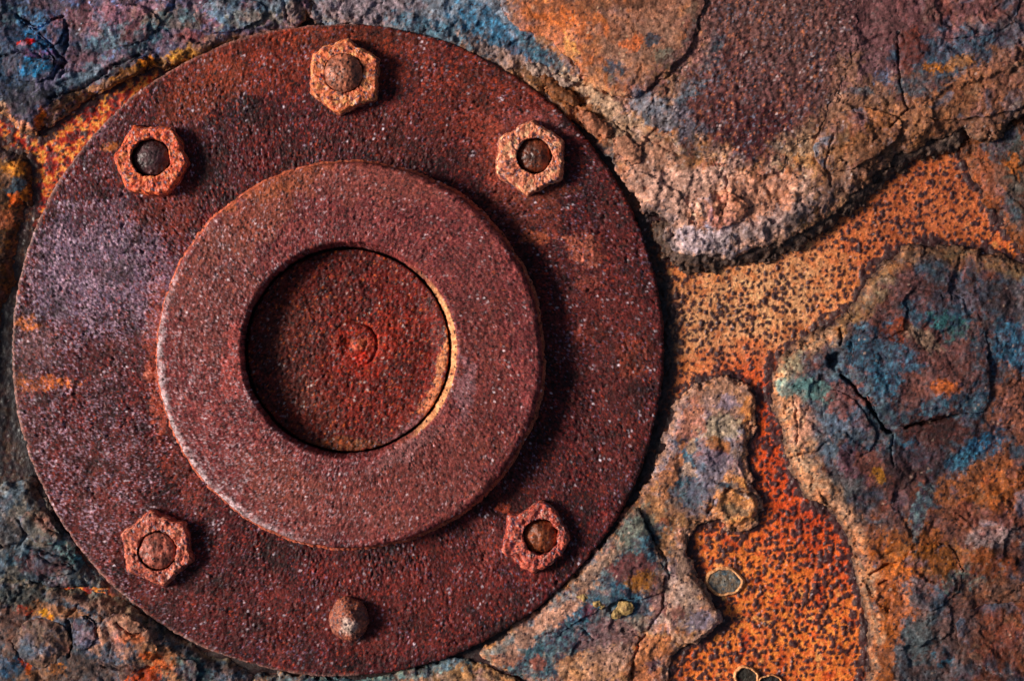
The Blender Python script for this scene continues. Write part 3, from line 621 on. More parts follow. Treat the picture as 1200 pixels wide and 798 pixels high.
def pM(x, y, d, z):
    c = palette(x, y, [C(128, 98, 88), C(166, 126, 104), C(146, 118, 110), C(178, 132, 98), C(116, 88, 84)], 26, 460, 5)
    c = flaky(c, x, y, 450, .12, 0.4, C(196, 172, 156), 0.8)
    c = stains(c, x, y, [
        (700, 715, 80, 40, -38, (72, 94, 114), .75), (660, 760, 60, 26, -25, (66, 90, 112), .7), (815, 535, 44, 60, 10, (106, 106, 122), .6), (780, 690, 30, 40, 0, (124, 108, 116), .5), (845, 465, 40, 22, -20, (150, 118, 94), .7), (852, 470, 12, 10, 0, (112, 104, 120), .7), (880, 480, 8, 40, 5, (196, 124, 76), .75), (808, 500, 14, 30, 10, (156, 92, 66), .6), (845, 500, 22, 14, 0, (158, 146, 112), .8), (842, 520, 16, 8, 20, (138, 84, 46), .85),
        (836, 536, 12, 10, 0, (106, 62, 58), .8), (808, 540, 15, 26, 0, (40, 78, 102), .95), (812, 524, 6, 9, 0, (138, 118, 82), .95, .3), (806, 552, 9, 6, 20, (190, 160, 90), .6), (800, 578, 30, 14, 0, (62, 86, 106), .85), (830, 560, 16, 30, 20, (96, 94, 108), .6),
        (785, 560, 8, 40, 20, (176, 112, 74), .7), (790, 600, 20, 14, 0, (116, 82, 62), .7), (862, 592, 28, 26, 0, (204, 138, 92), .85), (862, 600, 12, 7, 0, (108, 104, 72), .7), (866, 573, 20, 4, 15, (56, 76, 92), .85), (845, 572, 8, 6, 0, (58, 84, 108), .8), (860, 616, 20, 7, -8, (224, 150, 104), .8),
        (770, 620, 18, 30, -25, (160, 114, 82), .8), (778, 615, 8, 6, 0, (128, 60, 48), .6), (745, 640, 34, 30, 0, (70, 94, 108), .9), (722, 690, 44, 26, -35, (62, 84, 104), .8), (760, 640, 8, 24, -10, (58, 88, 118), .8), (742, 620, 30, 14, -45, (110, 112, 100), .7), (742, 668, 22, 16, 10, (98, 52, 50), .9),
        (752, 682, 16, 10, 0, (128, 82, 38), .8), (736, 705, 26, 18, 0, (48, 80, 108), .9), (676, 722, 22, 8, -20, (48, 90, 124), .9), (690, 716, 7, 6, 0, (96, 40, 50), .8), (745, 735, 18, 10, 0, (104, 100, 92), .7), (712, 745, 40, 18, 0, (120, 84, 82), .7), (660, 755, 18, 20, 0, (86, 44, 46), .85),
        (690, 782, 40, 20, 0, (176, 128, 96), .75), (720, 770, 26, 16, 0, (156, 122, 108), .7), (630, 772, 60, 18, -35, (58, 84, 102), .9), (592, 762, 44, 9, -28, (92, 104, 104), .7), (590, 772, 16, 6, 0, (146, 92, 72), .7), (630, 776, 10, 7, 0, (138, 78, 62), .7), (640, 730, 56, 9, -38, (168, 130, 96), .8), (700, 668, 40, 8, -50, (150, 122, 90), .75),
        (800, 700, 26, 30, 30, (146, 124, 112), .7), (822, 730, 16, 12, 0, (84, 84, 100), .8), (790, 716, 12, 8, 0, (98, 52, 46), .8), (768, 765, 22, 20, 0, (186, 116, 80), .7), (755, 790, 20, 12, 0, (176, 106, 74), .7), (765, 782, 7, 7, 0, (60, 48, 62), .8), (770, 700, 10, 20, 0, (110, 66, 66), .6), (800, 655, 10, 18, 0, (150, 120, 104), .7)], 470)
    c = mix(c, palette(x, y, [C(188, 138, 110), C(148, 120, 108), C(170, 120, 92)], 12, 500, 3), (1 - ss(2, 9, d + 4 * fbm(x, y, 12, 3, 501))) * (x > 770) * .65)
    c = tone(c, x, y, 450, 0.25)
    return speckle(c, x, y, 37, 3.1, .38, C(226, 196, 180), .04, C(44, 26, 34), .08)[0]
OM = world_at(770, 660, 0)
Mm = slab('rust_scale', P_M, hM, pM, -2, under=2.5, lam=(9, 3, 4), seed=510, origin=OM, rag=(3, 20, 2.0, 6))
tag(Mm, 'mottled blue and tan rust sheet below the flange with a tongue reaching up', 'rust scale', 'sheets of rust scale on the plate')
P_MF = [[(738, 596), (749, 594), (760, 625), (776, 655), (780, 690), (762, 702), (730, 700), (700, 715), (672, 730), (640, 755), (652, 728), (690, 690), (716, 652)],
        [(700, 752), (730, 744), (752, 744), (742, 768), (736, 800), (720, 830), (670, 830), (660, 780)],
        [(784, 690), (806, 668), (824, 692), (842, 720), (840, 732), (812, 752), (790, 756), (780, 730)]]
for i, p in enumerate(P_MF):
    slab('flake', p, lambda x, y, d, i=i: 13.0 + i * .5 + relief(x, y, 520 + i * 9, 1.2, 3, 6, 1.2, .7, 34, 11, 10) + 1.5 * ss(0, 8, d), pM, lambda x, y: hM(x, y, np.full(x.shape, 40., f32)) - 2,
         under=1.5, skirt=6, seed=530 + i, parent=Mm, origin=OM, rag=(3, 20, 1.8, 6))
for i, (a, b, r) in enumerate([(700, 707, 9), (732, 712, 11), (722, 720, 7), (683, 702, 8)]):
    p = [(a + r * math.cos(t) * (1 + .15 * math.sin(3 * t + i)), b + r * .85 * math.sin(t)) for t in np.arange(0, 6.28, .7)]
    slab('nodule', p, lambda x, y, d, r=r: 14 + 4.5 * ss(0, r * .9, d) + 1.6 * fbm(x, y, 5, 3, 540), lambda x, y, d, z: speckle(palette(x, y, [C(140, 108, 62), C(180, 146, 92), C(116, 82, 58)], 8, 545, 3), x, y, 39, 3, .3)[0],
         11, step=1.0, under=1, skirt=5, seed=550 + i, parent=Mm, origin=OM, rag=(1.5, 8, .8, 4))

# tan sheet under the flange at the bottom
def hB(x, y, d): return 8 + 3 * ss(0, 14, d) + relief(x, y, 560, 1.5, 3, 6, 1, .7, 36, 10, 8)
def pB(x, y, d, z):
    c = palette(x, y, [C(120, 92, 72), C(150, 116, 88), C(132, 104, 84), C(108, 96, 84)], 20, 562, 5)
    c = flaky(c, x, y, 560, .12, 0, None, 0.5)
    c = stains(c, x, y, [(460, 787, 100, 10, -8, (84, 108, 122), .9), (350, 795, 70, 9, 5, (58, 88, 112), .9), (530, 772, 30, 7, -25, (88, 106, 118), .8), (400, 800, 60, 8, 0, (78, 100, 112), .8)], 565)
    c = tone(c, x, y, 560, 0.25)
    return speckle(c, x, y, 41, 3, .35, C(200, 170, 130), .03, C(60, 40, 30), .08)[0]
tag(slab('rust_scale', P_B, hB, pB, -2, under=2, lam=(8, 2, 3), seed=570, origin=world_at(470, 815, 0), rag=(2.5, 20, 1.4, 6)), 'narrow sandy tan rust sheet along the bottom edge under the flange', 'rust scale', 'sheets of rust scale on the plate')

# ------------------------------------------------------------------ lower left sheets
def hLL(x, y, d):
    dn = d + 5 * fbm(x, y, 26, 3, 580)
    z = 7 + 6 * ss(0, 12, dn) + 3.5 * strata(np.clip(dn / 34, 0, 1), 5, .1) + relief(x, y, 582, 3.5, 4, 6, 1.8, .8, 46, 13, 14) * (.5 + .5 * ss(0, 24, d))
    z = z + 5 * (1 - ss(.5, 1.2, np.sqrt(((x - 150) / 60) ** 2 + ((y - 745) / 36) ** 2) + .2 * fbm(x, y, 24, 3, 584)))
    for i, (pts, w, dp) in enumerate([([(80, 728), (84, 745), (80, 768)], 3, 8), ([(100, 722), (112, 730), (116, 744)], 2, 5), ([(138, 728), (148, 738), (166, 742)], 2.5, 6), ([(92, 708), (80, 722)], 2, 5), ([(120, 780), (160, 784), (200, 780)], 2.4, 5)]):
        z = crack(z, x, y, pts, w, dp, 60 + i, 2.2)
    return z
def pLL(x, y, d, z):
    c = palette(x, y, [C(52, 44, 48), C(84, 66, 62), C(54, 68, 80), C(94, 76, 70), C(66, 80, 92)], 26, 590, 5)
    c = flaky(c, x, y, 582, .12, 0.35, C(130, 140, 150), 0.45)
    c = stains(c, x, y, [(150, 735, 46, 28, 20, (152, 118, 98), .85), (155, 748, 14, 6, 0, (186, 104, 74), .6), (100, 738, 16, 24, 0, (72, 76, 92), .8), (112, 722, 14, 14, 0, (66, 84, 108), .7), (190, 775, 26, 16, 30, (176, 122, 90), .75), (172, 790, 16, 9, 0, (196, 80, 42), .7),
                         (180, 770, 14, 6, 30, (196, 96, 60), .7), (60, 715, 40, 8, 6, (142, 96, 66), .8), (110, 705, 50, 7, 14, (128, 98, 68), .8), (20, 700, 30, 12, 0, (66, 70, 66), .7), (26, 715, 9, 6, 0, (150, 46, 32), .8), (50, 718, 8, 4, 10, (206, 142, 48), .8), (62, 724, 5, 3, 0, (224, 130, 30), .9),
                         (30, 776, 5, 12, -10, (206, 80, 32), .9), (12, 780, 16, 12, 0, (44, 80, 122), .7), (28, 755, 6, 16, 0, (54, 88, 128), .8), (72, 784, 10, 5, 0, (196, 112, 44), .7), (100, 785, 40, 10, 0, (92, 72, 60), .6), (230, 785, 26, 12, 35, (66, 88, 98), .8), (15, 740, 16, 24, 0, (98, 66, 54), .7), (45, 790, 20, 8, 0, (136, 92, 62), .6)], 600)
    c = mix(c, palette(x, y, [C(52, 66, 76), C(116, 106, 88), C(66, 86, 98)], 8, 612, 3), (1 - ss(3, 13, d + 4 * fbm(x, y, 16, 3, 613))) * .75)
    c = tone(c, x, y, 582, 0.3)
    return speckle(c, x, y, 43, 3.2, .42, C(196, 168, 150), .03, C(26, 20, 26), .1)[0]
OL = world_at(90, 760, 0)
LL = slab('rust_scale', P_LL, hLL, pLL, -2, under=2.5, lam=(24, 5, 8), seed=620, origin=OL, rag=(3, 24, 1.5, 6))
tag(LL, 'dark lumpy rust sheet at lower left with round lump and orange spots', 'rust scale', 'sheets of rust scale on the plate')

def hLU(x, y, d):
    z = 5 + 5 * ss(0, 14, d) + relief(x, y, 630, 2, 4, 6, 1.4, .7, 34, 11, 10)
    for i, (pts, w, dp) in enumerate([([(0, 640), (20, 638), (50, 645), (80, 655)], 2.4, 5), ([(20, 610), (30, 626), (22, 640)], 2.2, 5), ([(40, 600), (60, 622), (78, 628)], 1.6, 4), ([(44, 650), (60, 660), (84, 664)], 1.8, 4)]):
        z = crack(z, x, y, pts, w, dp, 80 + i, 2.2)
    return z
def pLU(x, y, d, z):
    c = palette(x, y, [C(44, 58, 72), C(92, 102, 110), C(64, 76, 88), C(112, 106, 100), C(50, 52, 60)], 22, 632, 5)
    c = flaky(c, x, y, 630, .12, 0.5, C(150, 166, 178), 0.5)
    c = stains(c, x, y, [(48, 612, 26, 16, 45, (112, 102, 92), .8), (80, 648, 22, 9, 48, (98, 124, 138), .8), (95, 655, 8, 5, 40, (62, 124, 166), .7), (30, 655, 30, 8, 5, (36, 66, 88), .8), (50, 660, 26, 10, 5, (82, 52, 54), .8), (10, 625, 12, 20, 0, (70, 56, 50), .7), (38, 578, 10, 20, 0, (72, 52, 40), .7)], 640)
    c = tone(c, x, y, 630, 0.3)
    return speckle(c, x, y, 45, 3.1, .42, C(180, 186, 196), .04, C(18, 18, 24), .1)[0]
LU = tag(slab('rust_scale', P_LU, hLU, pLU, -2, under=2, lam=(9, 2, 3), seed=650, origin=world_at(20, 630, 0), rag=(2.5, 20, 1.5, 6)), 'blue grey cracked rust sheet between the flange and the lower left lump sheet', 'rust scale', 'sheets of rust scale on the plate')

def hL(x, y, d): return 5 + 6 * ss(0, 20, d) + 3 * ss(10, 60, d) + .7 * relief(x, y, 660, 3, 5, 6, 1.6, .8, 44, 12, 14)
def pL(x, y, d, z):
    c = palette(x, y, [C(52, 36, 28), C(92, 60, 36), C(66, 48, 42), C(112, 70, 38)], 20, 662, 5)
    c = flaky(c, x, y, 660, .12, 0.0, None, 0.6)
    c = stains(c, x, y, [(18, 196, 10, 11, 20, (206, 132, 72), .75), (20, 220, 8, 8, 0, (78, 100, 128), .85), (14, 228, 8, 8, 0, (70, 84, 104), .7), (18, 234, 8, 5, 0, (216, 102, 36), .85), (30, 225, 5, 10, 10, (190, 106, 50), .7), (8, 258, 10, 12, 0, (150, 84, 60), .8), (6, 212, 6, 9, 0, (120, 92, 60), .7)], 664)
    c = tone(c, x, y, 660, 0.3)
    return speckle(c, x, y, 47, 3.2, .42, C(210, 160, 110), .03, C(20, 14, 14), .12)[0]
tag(slab('rust_scale', P_L, hL, pL, -2, under=3, lam=(13, 4, 6), seed=670, origin=world_at(-20, 300, 0), rag=(2.5, 24, 1.5, 6)), 'dark brown rust sheet at the left edge with small orange and blue patches', 'rust scale', 'sheets of rust scale on the plate')

# ------------------------------------------------------------------ upper left sheet
def hT(x, y, d):
    z = 16 + 1.5 * ss(0, 10, d) + 2.5 * strata(np.clip(d / 22 + .2 * fbm(x, y, 20, 3, 680), 0, 1), 4, .1) + relief(x, y, 682, 3.5, 5, 6, 1.7, .8, 48, 13, 16) * (.5 + .5 * ss(0, 26, d))
    for i, (pts, w, dp) in enumerate([([(48, 42), (64, 58), (78, 74), (60, 92)], 2.6, 6), ([(20, 20), (46, 36), (72, 20)], 2.6, 6), ([(0, 66), (30, 62), (62, 70)], 2.2, 5), ([(78, 30), (80, 60), (72, 92)], 2.2, 5), ([(112, 94), (140, 76), (160, 66), (176, 70)], 2.2, 5), ([(190, 82), (206, 76), (216, 72)], 2.6, 8),
                                      ([(195, 20), (205, 8), (204, 0)], 1.8, 4), ([(60, 118), (90, 105), (120, 92), (150, 88)], 1.6, 4), ([(330, 0), (338, 12), (334, 24)], 2, 4)]):
        z = crack(z, x, y, pts, w, dp, 100 + i, 2.4)
    return z
def pT(x, y, d, z):
    c = palette(x, y, [C(44, 38, 52), C(92, 72, 84), C(58, 58, 74), C(116, 92, 98), C(72, 48, 54)], 28, 690, 5)
    c = flaky(c, x, y, 682, .12, 0.6, C(118, 146, 196), 0.2)
    c = stains(c, x, y, [(45, 75, 44, 40, 20, (22, 52, 88), .85), (20, 50, 40, 50, 0, (32, 44, 64), .7), (46, 50, 18, 14, 30, (48, 100, 158), .75), (45, 82, 20, 12, 20, (52, 106, 164), .75), (40, 22, 20, 12, 30, (70, 106, 158), .7), (16, 16, 10, 10, 0, (90, 112, 134), .6), (32, 50, 9, 4, -35, (186, 44, 24), .95), (26, 54, 4, 3, 0, (206, 60, 26), .9),
                         (40, 64, 26, 4, 2, (86, 54, 90), .8), (5, 95, 20, 20, 0, (18, 34, 54), .8), (30, 115, 40, 18, -10, (30, 32, 40), .8), (105, 20, 30, 12, 0, (92, 50, 52), .7), (150, 25, 50, 20, 0, (122, 88, 96), .7), (125, 50, 30, 14, -20, (92, 114, 140), .75), (185, 33, 16, 10, -40, (84, 124, 152), .8), (170, 50, 20, 10, -30, (66, 92, 112), .7),
                         (100, 75, 24, 16, 0, (104, 74, 82), .6), (65, 98, 22, 10, -20, (108, 100, 120), .7), (100, 92, 30, 9, -25, (86, 104, 116), .8), (155, 80, 26, 9, -25, (44, 58, 66), .85), (170, 75, 6, 9, 30, (204, 122, 44), .85), (130, 96, 40, 5, -24, (146, 98, 52), .8), (72, 122, 30, 5, -35, (128, 92, 62), .7), (48, 142, 5, 12, 10, (196, 102, 50), .8), (20, 146, 20, 4, 30, (216, 160, 116), .8),
                         (3, 130, 5, 12, 0, (206, 174, 142), .8), (215, 66, 26, 8, -18, (198, 138, 66), .75), (190, 76, 8, 8, 0, (122, 108, 96), .7), (205, 22, 30, 12, 0, (92, 82, 70), .6), (225, 45, 16, 8, 0, (112, 56, 48), .7), (225, 20, 14, 8, 0, (66, 92, 112), .7), (270, 15, 26, 14, 0, (100, 120, 132), .7), (300, 22, 40, 10, -10, (112, 108, 98), .7), (250, 50, 30, 6, -15, (132, 102, 72), .7), (320, 6, 26, 8, 0, (98, 116, 128), .7), (345, 15, 14, 12, 0, (118, 96, 88), .7)], 700)
    c = mix(c, palette(x, y, [C(84, 68, 54), C(146, 96, 52), C(70, 58, 54)], 9, 720, 3), (1 - ss(2, 9, d + 3 * fbm(x, y, 14, 3, 721))) * .7)
    c = tone(c, x, y, 682, 0.3)
    return speckle(c, x, y, 49, 3.0, .45, C(190, 196, 214), .06, C(20, 18, 26), .12)[0]
TL = tag(slab('rust_scale', P_TL, hT, pT, -2, under=2.5, lam=(18, 5, 9), seed=730, origin=world_at(150, 40, 0), rag=(2.5, 22, 1.6, 6)), 'vivid blue and purple rust sheet in the upper left corner', 'rust scale', 'sheets of rust scale on the plate')

# ------------------------------------------------------------------ turned pieces: polar meshes
def polar(name, cx, cy, rows, nseg, disp, pigment, mat, parent, origin, rfun=None, closed_centre=False, zc=None):
    """rows: list of (radius, z); disp(x,y,z)->offset along the normal; rfun(theta, r, row)->radius"""
    th = np.linspace(0, 2 * np.pi, nseg, endpoint=False)
    rows = np.asarray(rows, dtype=np.float64); nr = len(rows)
    T, R = np.meshgrid(th, rows[:, 0]); Z = np.repeat(rows[:, 1][:, None], nseg, 1)
    if rfun is not None: R = rfun(T, R, np.repeat(np.arange(nr)[:, None], nseg, 1))
    P = np.stack([cx + R * np.cos(T), cy + R * np.sin(T), Z], -1)
    dr = np.gradient(P, axis=0); dt = np.roll(P, -1, 1) - np.roll(P, 1, 1)
    n = np.cross(dr, dt); nl = np.linalg.norm(n, axis=-1, keepdims=True); n = n / np.maximum(nl, 1e-6)
    if n[..., 2].mean() < 0: n = -n
    o = disp(P[..., 0].astype(f32), P[..., 1].astype(f32), P[..., 2].astype(f32), T.astype(f32), R.astype(f32))
    P = P + n * o[..., None]
    pig = pigment(P[..., 0].astype(f32), P[..., 1].astype(f32), P[..., 2].astype(f32), T.astype(f32), R.astype(f32))
    i = np.arange(nr * nseg).reshape(nr, nseg); j = np.roll(i, -1, 1)
    f = np.stack([i[:-1], j[:-1], j[1:], i[1:]], -1).reshape(-1, 4)
    if rows[0, 0] < rows[-1, 0]: f = f[:, ::-1]
    return mesh_obj(name, P.reshape(-1, 3), f[:, ::-1], pig.reshape(-1, 3), mat, origin, parent)

def path(pts, step):
    """densify a profile polyline"""
    out = []
    for (r0, z0), (r1, z1) in zip(pts[:-1], pts[1:]):
        n = max(1, int(math.hypot(r1 - r0, z1 - z0) / step))
        for k in range(n): out.append((r0 + (r1 - r0) * k / n, z0 + (z1 - z0) * k / n))
    out.append(pts[-1]); return out

ZF = 14.0            # top of the flange plate
FO = world_at(FX, FY, 0)
flange = empty('flange_cover', FX, FY, 0)
tag(flange, 'round maroon rusted flange cover with raised ring and recessed centre', 'flange')

def rust_grain(x, y, seed, amp=1.0, cell=3.8):
    f1, f2, r1, r2 = worley(x + 1.2 * fbm(x, y, 6, 2, seed), y + 1.2 * fbm(x, y, 6, 2, seed + 2), cell, seed)
    return amp * ((1 - f1 * 1.2) * (.2 + .9 * r1) + .95 * fbm(x, y, 4.0, 2, seed + 4, .8) + .45 * fbm(x, y, 13, 3, seed + 6) - .9 * ss(.25, .6, fbm(x, y, 6.5, 2, seed + 8)))

NUTS = [(404.5, 91, 42), (621.5, 186, 40.5), (179, 189, 41), (186, 641, 40), (630, 628, 37), (409, 724, 25)]
def d_flange(x, y, z, t, r):
    v = rust_grain(x, y, 800, 1.15) * (.4 + .75 * ss(-.35, .35, fbm(x, y, 42, 4, 801, .6))) - 2.2 * ss(.38, .62, fbm(x, y, 9, 3, 803, .6)) * ss(0, .4, fbm(x, y, 70, 2, 804))
    v = v + 2.2 * fbm(x, y, 120, 3, 806)
    v = v * (1 - .5 * ss(FR - 8, FR, r)) - 2.5 * np.maximum(0, fbm(x, y, 16, 3, 808) - .25) * (r > FR - 14)
    return v
def p_flange(x, y, z, t, r):
    v = .40 + .12 * fbm(x, y, 60, 3, 810) + .14 * fbm(x, y, 22, 3, 811) + .38 * fbm(x, y, 5.2, 4, 812, .85)
    c = ramp(v, [(0, (12, 3, 6)), (.22, (36, 10, 14)), (.42, (72, 20, 23)), (.6, (110, 32, 31)), (.78, (158, 54, 44)), (1, (212, 108, 92))])
    c = stains(c, x, y, [
        (330, 60, 170, 40, -8, (128, 46, 22), .55), (520, 90, 110, 50, 30, (112, 40, 26), .5), (230, 110, 60, 24, -35, (132, 56, 26), .5), (395, 45, 60, 14, 0, (150, 60, 24), .45), (590, 130, 60, 40, 40, (118, 44, 28), .5), (470, 160, 60, 30, 10, (98, 34, 26), .5),
        (130, 320, 78, 52, 10, (116, 92, 112), .5, .8), (120, 275, 60, 40, 0, (92, 70, 86), .4, .8), (70, 330, 40, 40, 0, (104, 82, 98), .45, .8), (44, 410, 22, 26, 10, (132, 92, 92), .7), (34, 379, 15, 8, 20, (214, 118, 58), .8, .7), (54, 449, 34, 6.5, 0, (224, 112, 44), .95, .6), (28, 446, 10, 8, 0, (214, 120, 60), .7),  # lavender entries paint a patch of glints
        (40, 490, 24, 50, 0, (104, 58, 58), .5), (100, 420, 70, 40, 0, (84, 42, 44), .5), (190, 250, 40, 30, -40, (128, 54, 40), .5), (180, 380, 9, 60, 5, (156, 74, 54), .6), (184, 470, 9, 46, -6, (168, 80, 58), .7), (172, 438, 4, 6, 20, (236, 138, 112), .9, .3), (215, 560, 12, 40, -35, (132, 54, 40), .6),
        (628, 280, 16, 8, 10, (206, 104, 66), .75), (684, 296, 20, 16, 20, (204, 112, 84), .75), (690, 330, 14, 10, 0, (170, 86, 66), .5), (684, 390, 10, 12, 40, (170, 78, 58), .6), (700, 350, 50, 70, 0, (104, 38, 32), .5), (610, 240, 50, 24, 40, (150, 70, 50), .4), (560, 150, 20, 40, 10, (140, 56, 40), .45),
        (470, 700, 130, 50, -10, (110, 34, 26), .5), (300, 720, 110, 40, 10, (98, 34, 30), .4), (110, 560, 60, 60, 0, (104, 44, 40), .45), (120, 620, 40, 50, 0, (118, 52, 46), .45), (600, 560, 60, 60, 0, (80, 30, 28), .4), (720, 440, 40, 110, 0, (96, 38, 34), .45), (742, 420, 16, 20, 0, (140, 60, 36), .5),
        (620, 142, 40, 10, 10, (150, 76, 70), .5), (580, 180, 10, 36, 0, (158, 72, 52), .6), (128, 172, 10, 5, 0, (226, 132, 52), .7), (120, 150, 14, 30, 40, (110, 66, 74), .5), (640, 228, 34, 8, -10, (116, 56, 36), .6), (575, 640, 16, 30, -20, (136, 60, 52), .5), (190, 690, 50, 12, 10, (120, 46, 40), .4), (590, 598, 6, 5, 0, (220, 96, 60), .7)], 820)
    lav_glint = blob(x, y, 120, 325, 100, 75, 10, .6, 830)  # where lavender sky glints are painted in
    top = 1 - ss(60, 190, y)
    hf = fbm(x, y, 4.2, 3, 833, .8); cl = fbm(x, y, 34, 3, 834)
    c = mix(c, C(176, 60, 24), ss(.28, .6, hf + .22 * cl + .22 * top - .04) * .75)
    c = mix(c, C(124, 104, 130), ss(.3, .55, fbm(x, y, 4.6, 3, 835, .8) + .32 * lav_glint - .08 + .2 * fbm(x, y, 50, 2, 836)) * .75)  # lavender glints put into the pigment
    c = mix(c, C(14, 6, 9), ss(.3, .6, fbm(x, y, 5.0, 3, 837, .75)) * .7)
    fr = fbm(x, y, 3.6, 3, 843, .85) + .45 * fbm(x, y, 18, 4, 844, .6) + .30 * ss(420, 60, x) + .25 * lav_glint + .15 * blob(x, y, 110, 560, 90, 110, 0, .5, 845) - .15 * ss(500, 760, x) * ss(300, 700, y)
    c = mix(c, C(196, 160, 178), ss(.5, 1.0, fr) * .75)  # pale bloom and painted glints, denser on the sunward left
    c = mix(c, C(122, 48, 30), ss(.2, .6, fbm(x, y, 30, 5, 848, .68)) * .45)
    c = mix(c, C(150, 76, 70), ss(.3, .65, fbm(x, y * 1.3, 20, 5, 849, .7)) * .45)
    dk = fbm(x, y, 46, 4, 846, .6); c = c * np.clip(1 - .55 * ss(.05, .6, dk), .4, 1)[..., None]
    rim = ss(FR - 4, FR - .5, r) * (x < 420)
    c = mix(c, C(168, 128, 116), rim * .55)  # left edge painted pale as if catching the sun
    c = speckle(c, x, y, 832, 3.1, .4, C(228, 210, 220), .11, C(18, 7, 10), .08)[0]  # the pale grains are painted glints
    return c
def r_flange(T, R, row):
    w = ss(FR - 20, FR, R)
    return R + w * (1.6 * fbm(60 * np.cos(T) + 100, 60 * np.sin(T) + 100, 14, 4, 840) - 3.2 * np.maximum(0, fbm(FR * np.cos(T), FR * np.sin(T), 15, 4, 842, .65) - .22) + .7 * fbm(FR * np.cos(T), FR * np.sin(T), 5, 2, 847))
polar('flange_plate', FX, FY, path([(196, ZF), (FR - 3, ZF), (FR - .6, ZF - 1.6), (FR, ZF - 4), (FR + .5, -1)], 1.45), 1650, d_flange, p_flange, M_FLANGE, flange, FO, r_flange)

RX, RY, RR, ZR = 411.5, 416.0, 223.0, 43.0
def d_ring(x, y, z, t, r):
    top = ss(ZR - 8, ZR - 1, z)
    v = rust_grain(x, y + z * .8, 850, .85, 3.6) * (.5 + .6 * ss(-.3, .3, fbm(x, y, 36, 3, 853))) + 1.2 * fbm(x, y, 60, 3, 852)
    return v + top * .45 * fbm(r * 1.0, t * 14, 2.6, 2, 854) - 3.0 * np.maximum(0, fbm(x, y, 14, 3, 856) - .3) * (r > RR - 8)
def p_ring(x, y, z, t, r):
    v = .49 + .09 * fbm(x, y, 60, 3, 858) + .10 * fbm(x, y, 20, 3, 859) + .33 * fbm(x, y, 4.6, 4, 860, .85)
    c = ramp(v, [(0, (26, 8, 12)), (.25, (62, 21, 25)), (.45, (108, 41, 43)), (.62, (144, 62, 59)), (.8, (184, 100, 94)), (1, (222, 164, 160))])
    c = mix(c, C(70, 28, 26), np.clip(fbm(r, t * 20, 5, 3, 861), 0, 1) * .5); c = mix(c, C(150, 92, 84), np.clip(fbm(r + 50, t * 16, 4, 3, 862) - .1, 0, 1) * .5)
    c = stains(c, x, y, [(300, 260, 70, 24, -40, (142, 74, 48), .5), (330, 215, 60, 14, -20, (164, 84, 46), .6), (430, 215, 80, 20, 5, (140, 72, 58), .45), (250, 340, 40, 70, 10, (122, 66, 58), .5), (278, 420, 10, 40, 0, (176, 78, 70), .6), (270, 440, 8, 20, 0, (190, 84, 74), .5), (565, 440, 30, 80, 0, (104, 44, 34), .45),
                         (500, 560, 80, 40, -20, (116, 56, 44), .45), (370, 590, 90, 30, 10, (124, 62, 54), .5), (560, 330, 30, 60, -10, (96, 42, 40), .4), (330, 560, 40, 30, 30, (132, 68, 52), .4), (545, 455, 10, 40, 5, (150, 106, 112), .5), (480, 525, 50, 8, -30, (140, 92, 90), .5)], 865)
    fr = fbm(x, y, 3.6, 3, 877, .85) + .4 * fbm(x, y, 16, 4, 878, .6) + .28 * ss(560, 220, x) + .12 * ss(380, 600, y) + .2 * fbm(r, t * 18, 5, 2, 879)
    c = mix(c, C(204, 168, 174), ss(.45, .95, fr) * .8)  # frosty bloom with painted highlights, thickest on the side facing the sun
    # lit outer arris painted pale, strongest at the lower left
    ang = np.cos(t - math.radians(152))
    rim = ss(RR - 10, RR - 3, r + 5 * fbm(x, y, 9, 4, 868, .65)) * ss(.5, .95, ang) * ss(-.45, .25, fbm(x, y, 7, 4, 869, .7)) * ss(ZR - 12, ZR - 6, z)
    c = mix(c, C(206, 186, 190), rim * .75)
    c = mix(c, C(196, 98, 66), ss(ZR - 10, ZR - 26, z) * (r > 200) * .75)
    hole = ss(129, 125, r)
    c = mix(c, palette(x, y, [C(150, 84, 56), C(212, 146, 96), C(226, 170, 118), C(170, 104, 70)], 12, 870, 4), hole * ss(ZR - .5, ZR - 5, z + 2 * fbm(x, y, 7, 3, 871)) * ss(.45, .95, np.cos(t - .02) + .15 * fbm(x, y, 20, 3, 876)) * .9)  # tan deposit on the right wall only, painting its sunlit brightness
    k = 1 - .8 * hole
    c = mix(c, C(182, 84, 50), ss(.34, .6, fbm(x, y, 4.2, 3, 873, .8) + .15 * fbm(x, y, 40, 2, 874)) * .6 * k); c = mix(c, C(36, 15, 17), ss(.3, .6, fbm(x, y, 4.4, 3, 875, .8)) * .6 * k)
    c = speckle(c, x, y, 872, 3.0, .35, C(234, 210, 214), .10, C(36, 14, 16), .08)[0]  # light grains here are glints in the colour
    return c
def r_ring(T, R, row):
    w = ss(RR - 20, RR - 2, R)
    return R + w * (1.5 * fbm(50 * np.cos(T) + 30, 50 * np.sin(T) + 30, 12, 4, 880) + .8 * fbm(RR * np.cos(T), RR * np.sin(T), 7, 3, 882)) + (R < 140) * .8 * fbm(HR * np.cos(T), HR * np.sin(T), 9, 3, 883)
HR = 125.5
def shift_hole(T, R2, R, Z):     # the bore sits a little above the ring's centre
    return R2 - 6.0 * np.sin(T) * ss(RR - 4, HR + 6, R) - 3.4 * np.cos(T) * ss(ZR - 1, ZR - 24, Z) * (R < 140)
prof = path([(RR + 7, ZF - 3), (RR + 4.5, ZF + 1.0), (RR + 2.5, ZF + 4), (RR + 1.2, ZF + 10), (RR, ZR - 5), (RR - 1.5, ZR - 2), (RR - 5, ZR), (HR + 2, ZR + .5), (HR, ZR - 1), (HR - 2.5, ZR - 12), (HR - 4.5, ZR - 26), (HR - 5, 4)], 1.4)
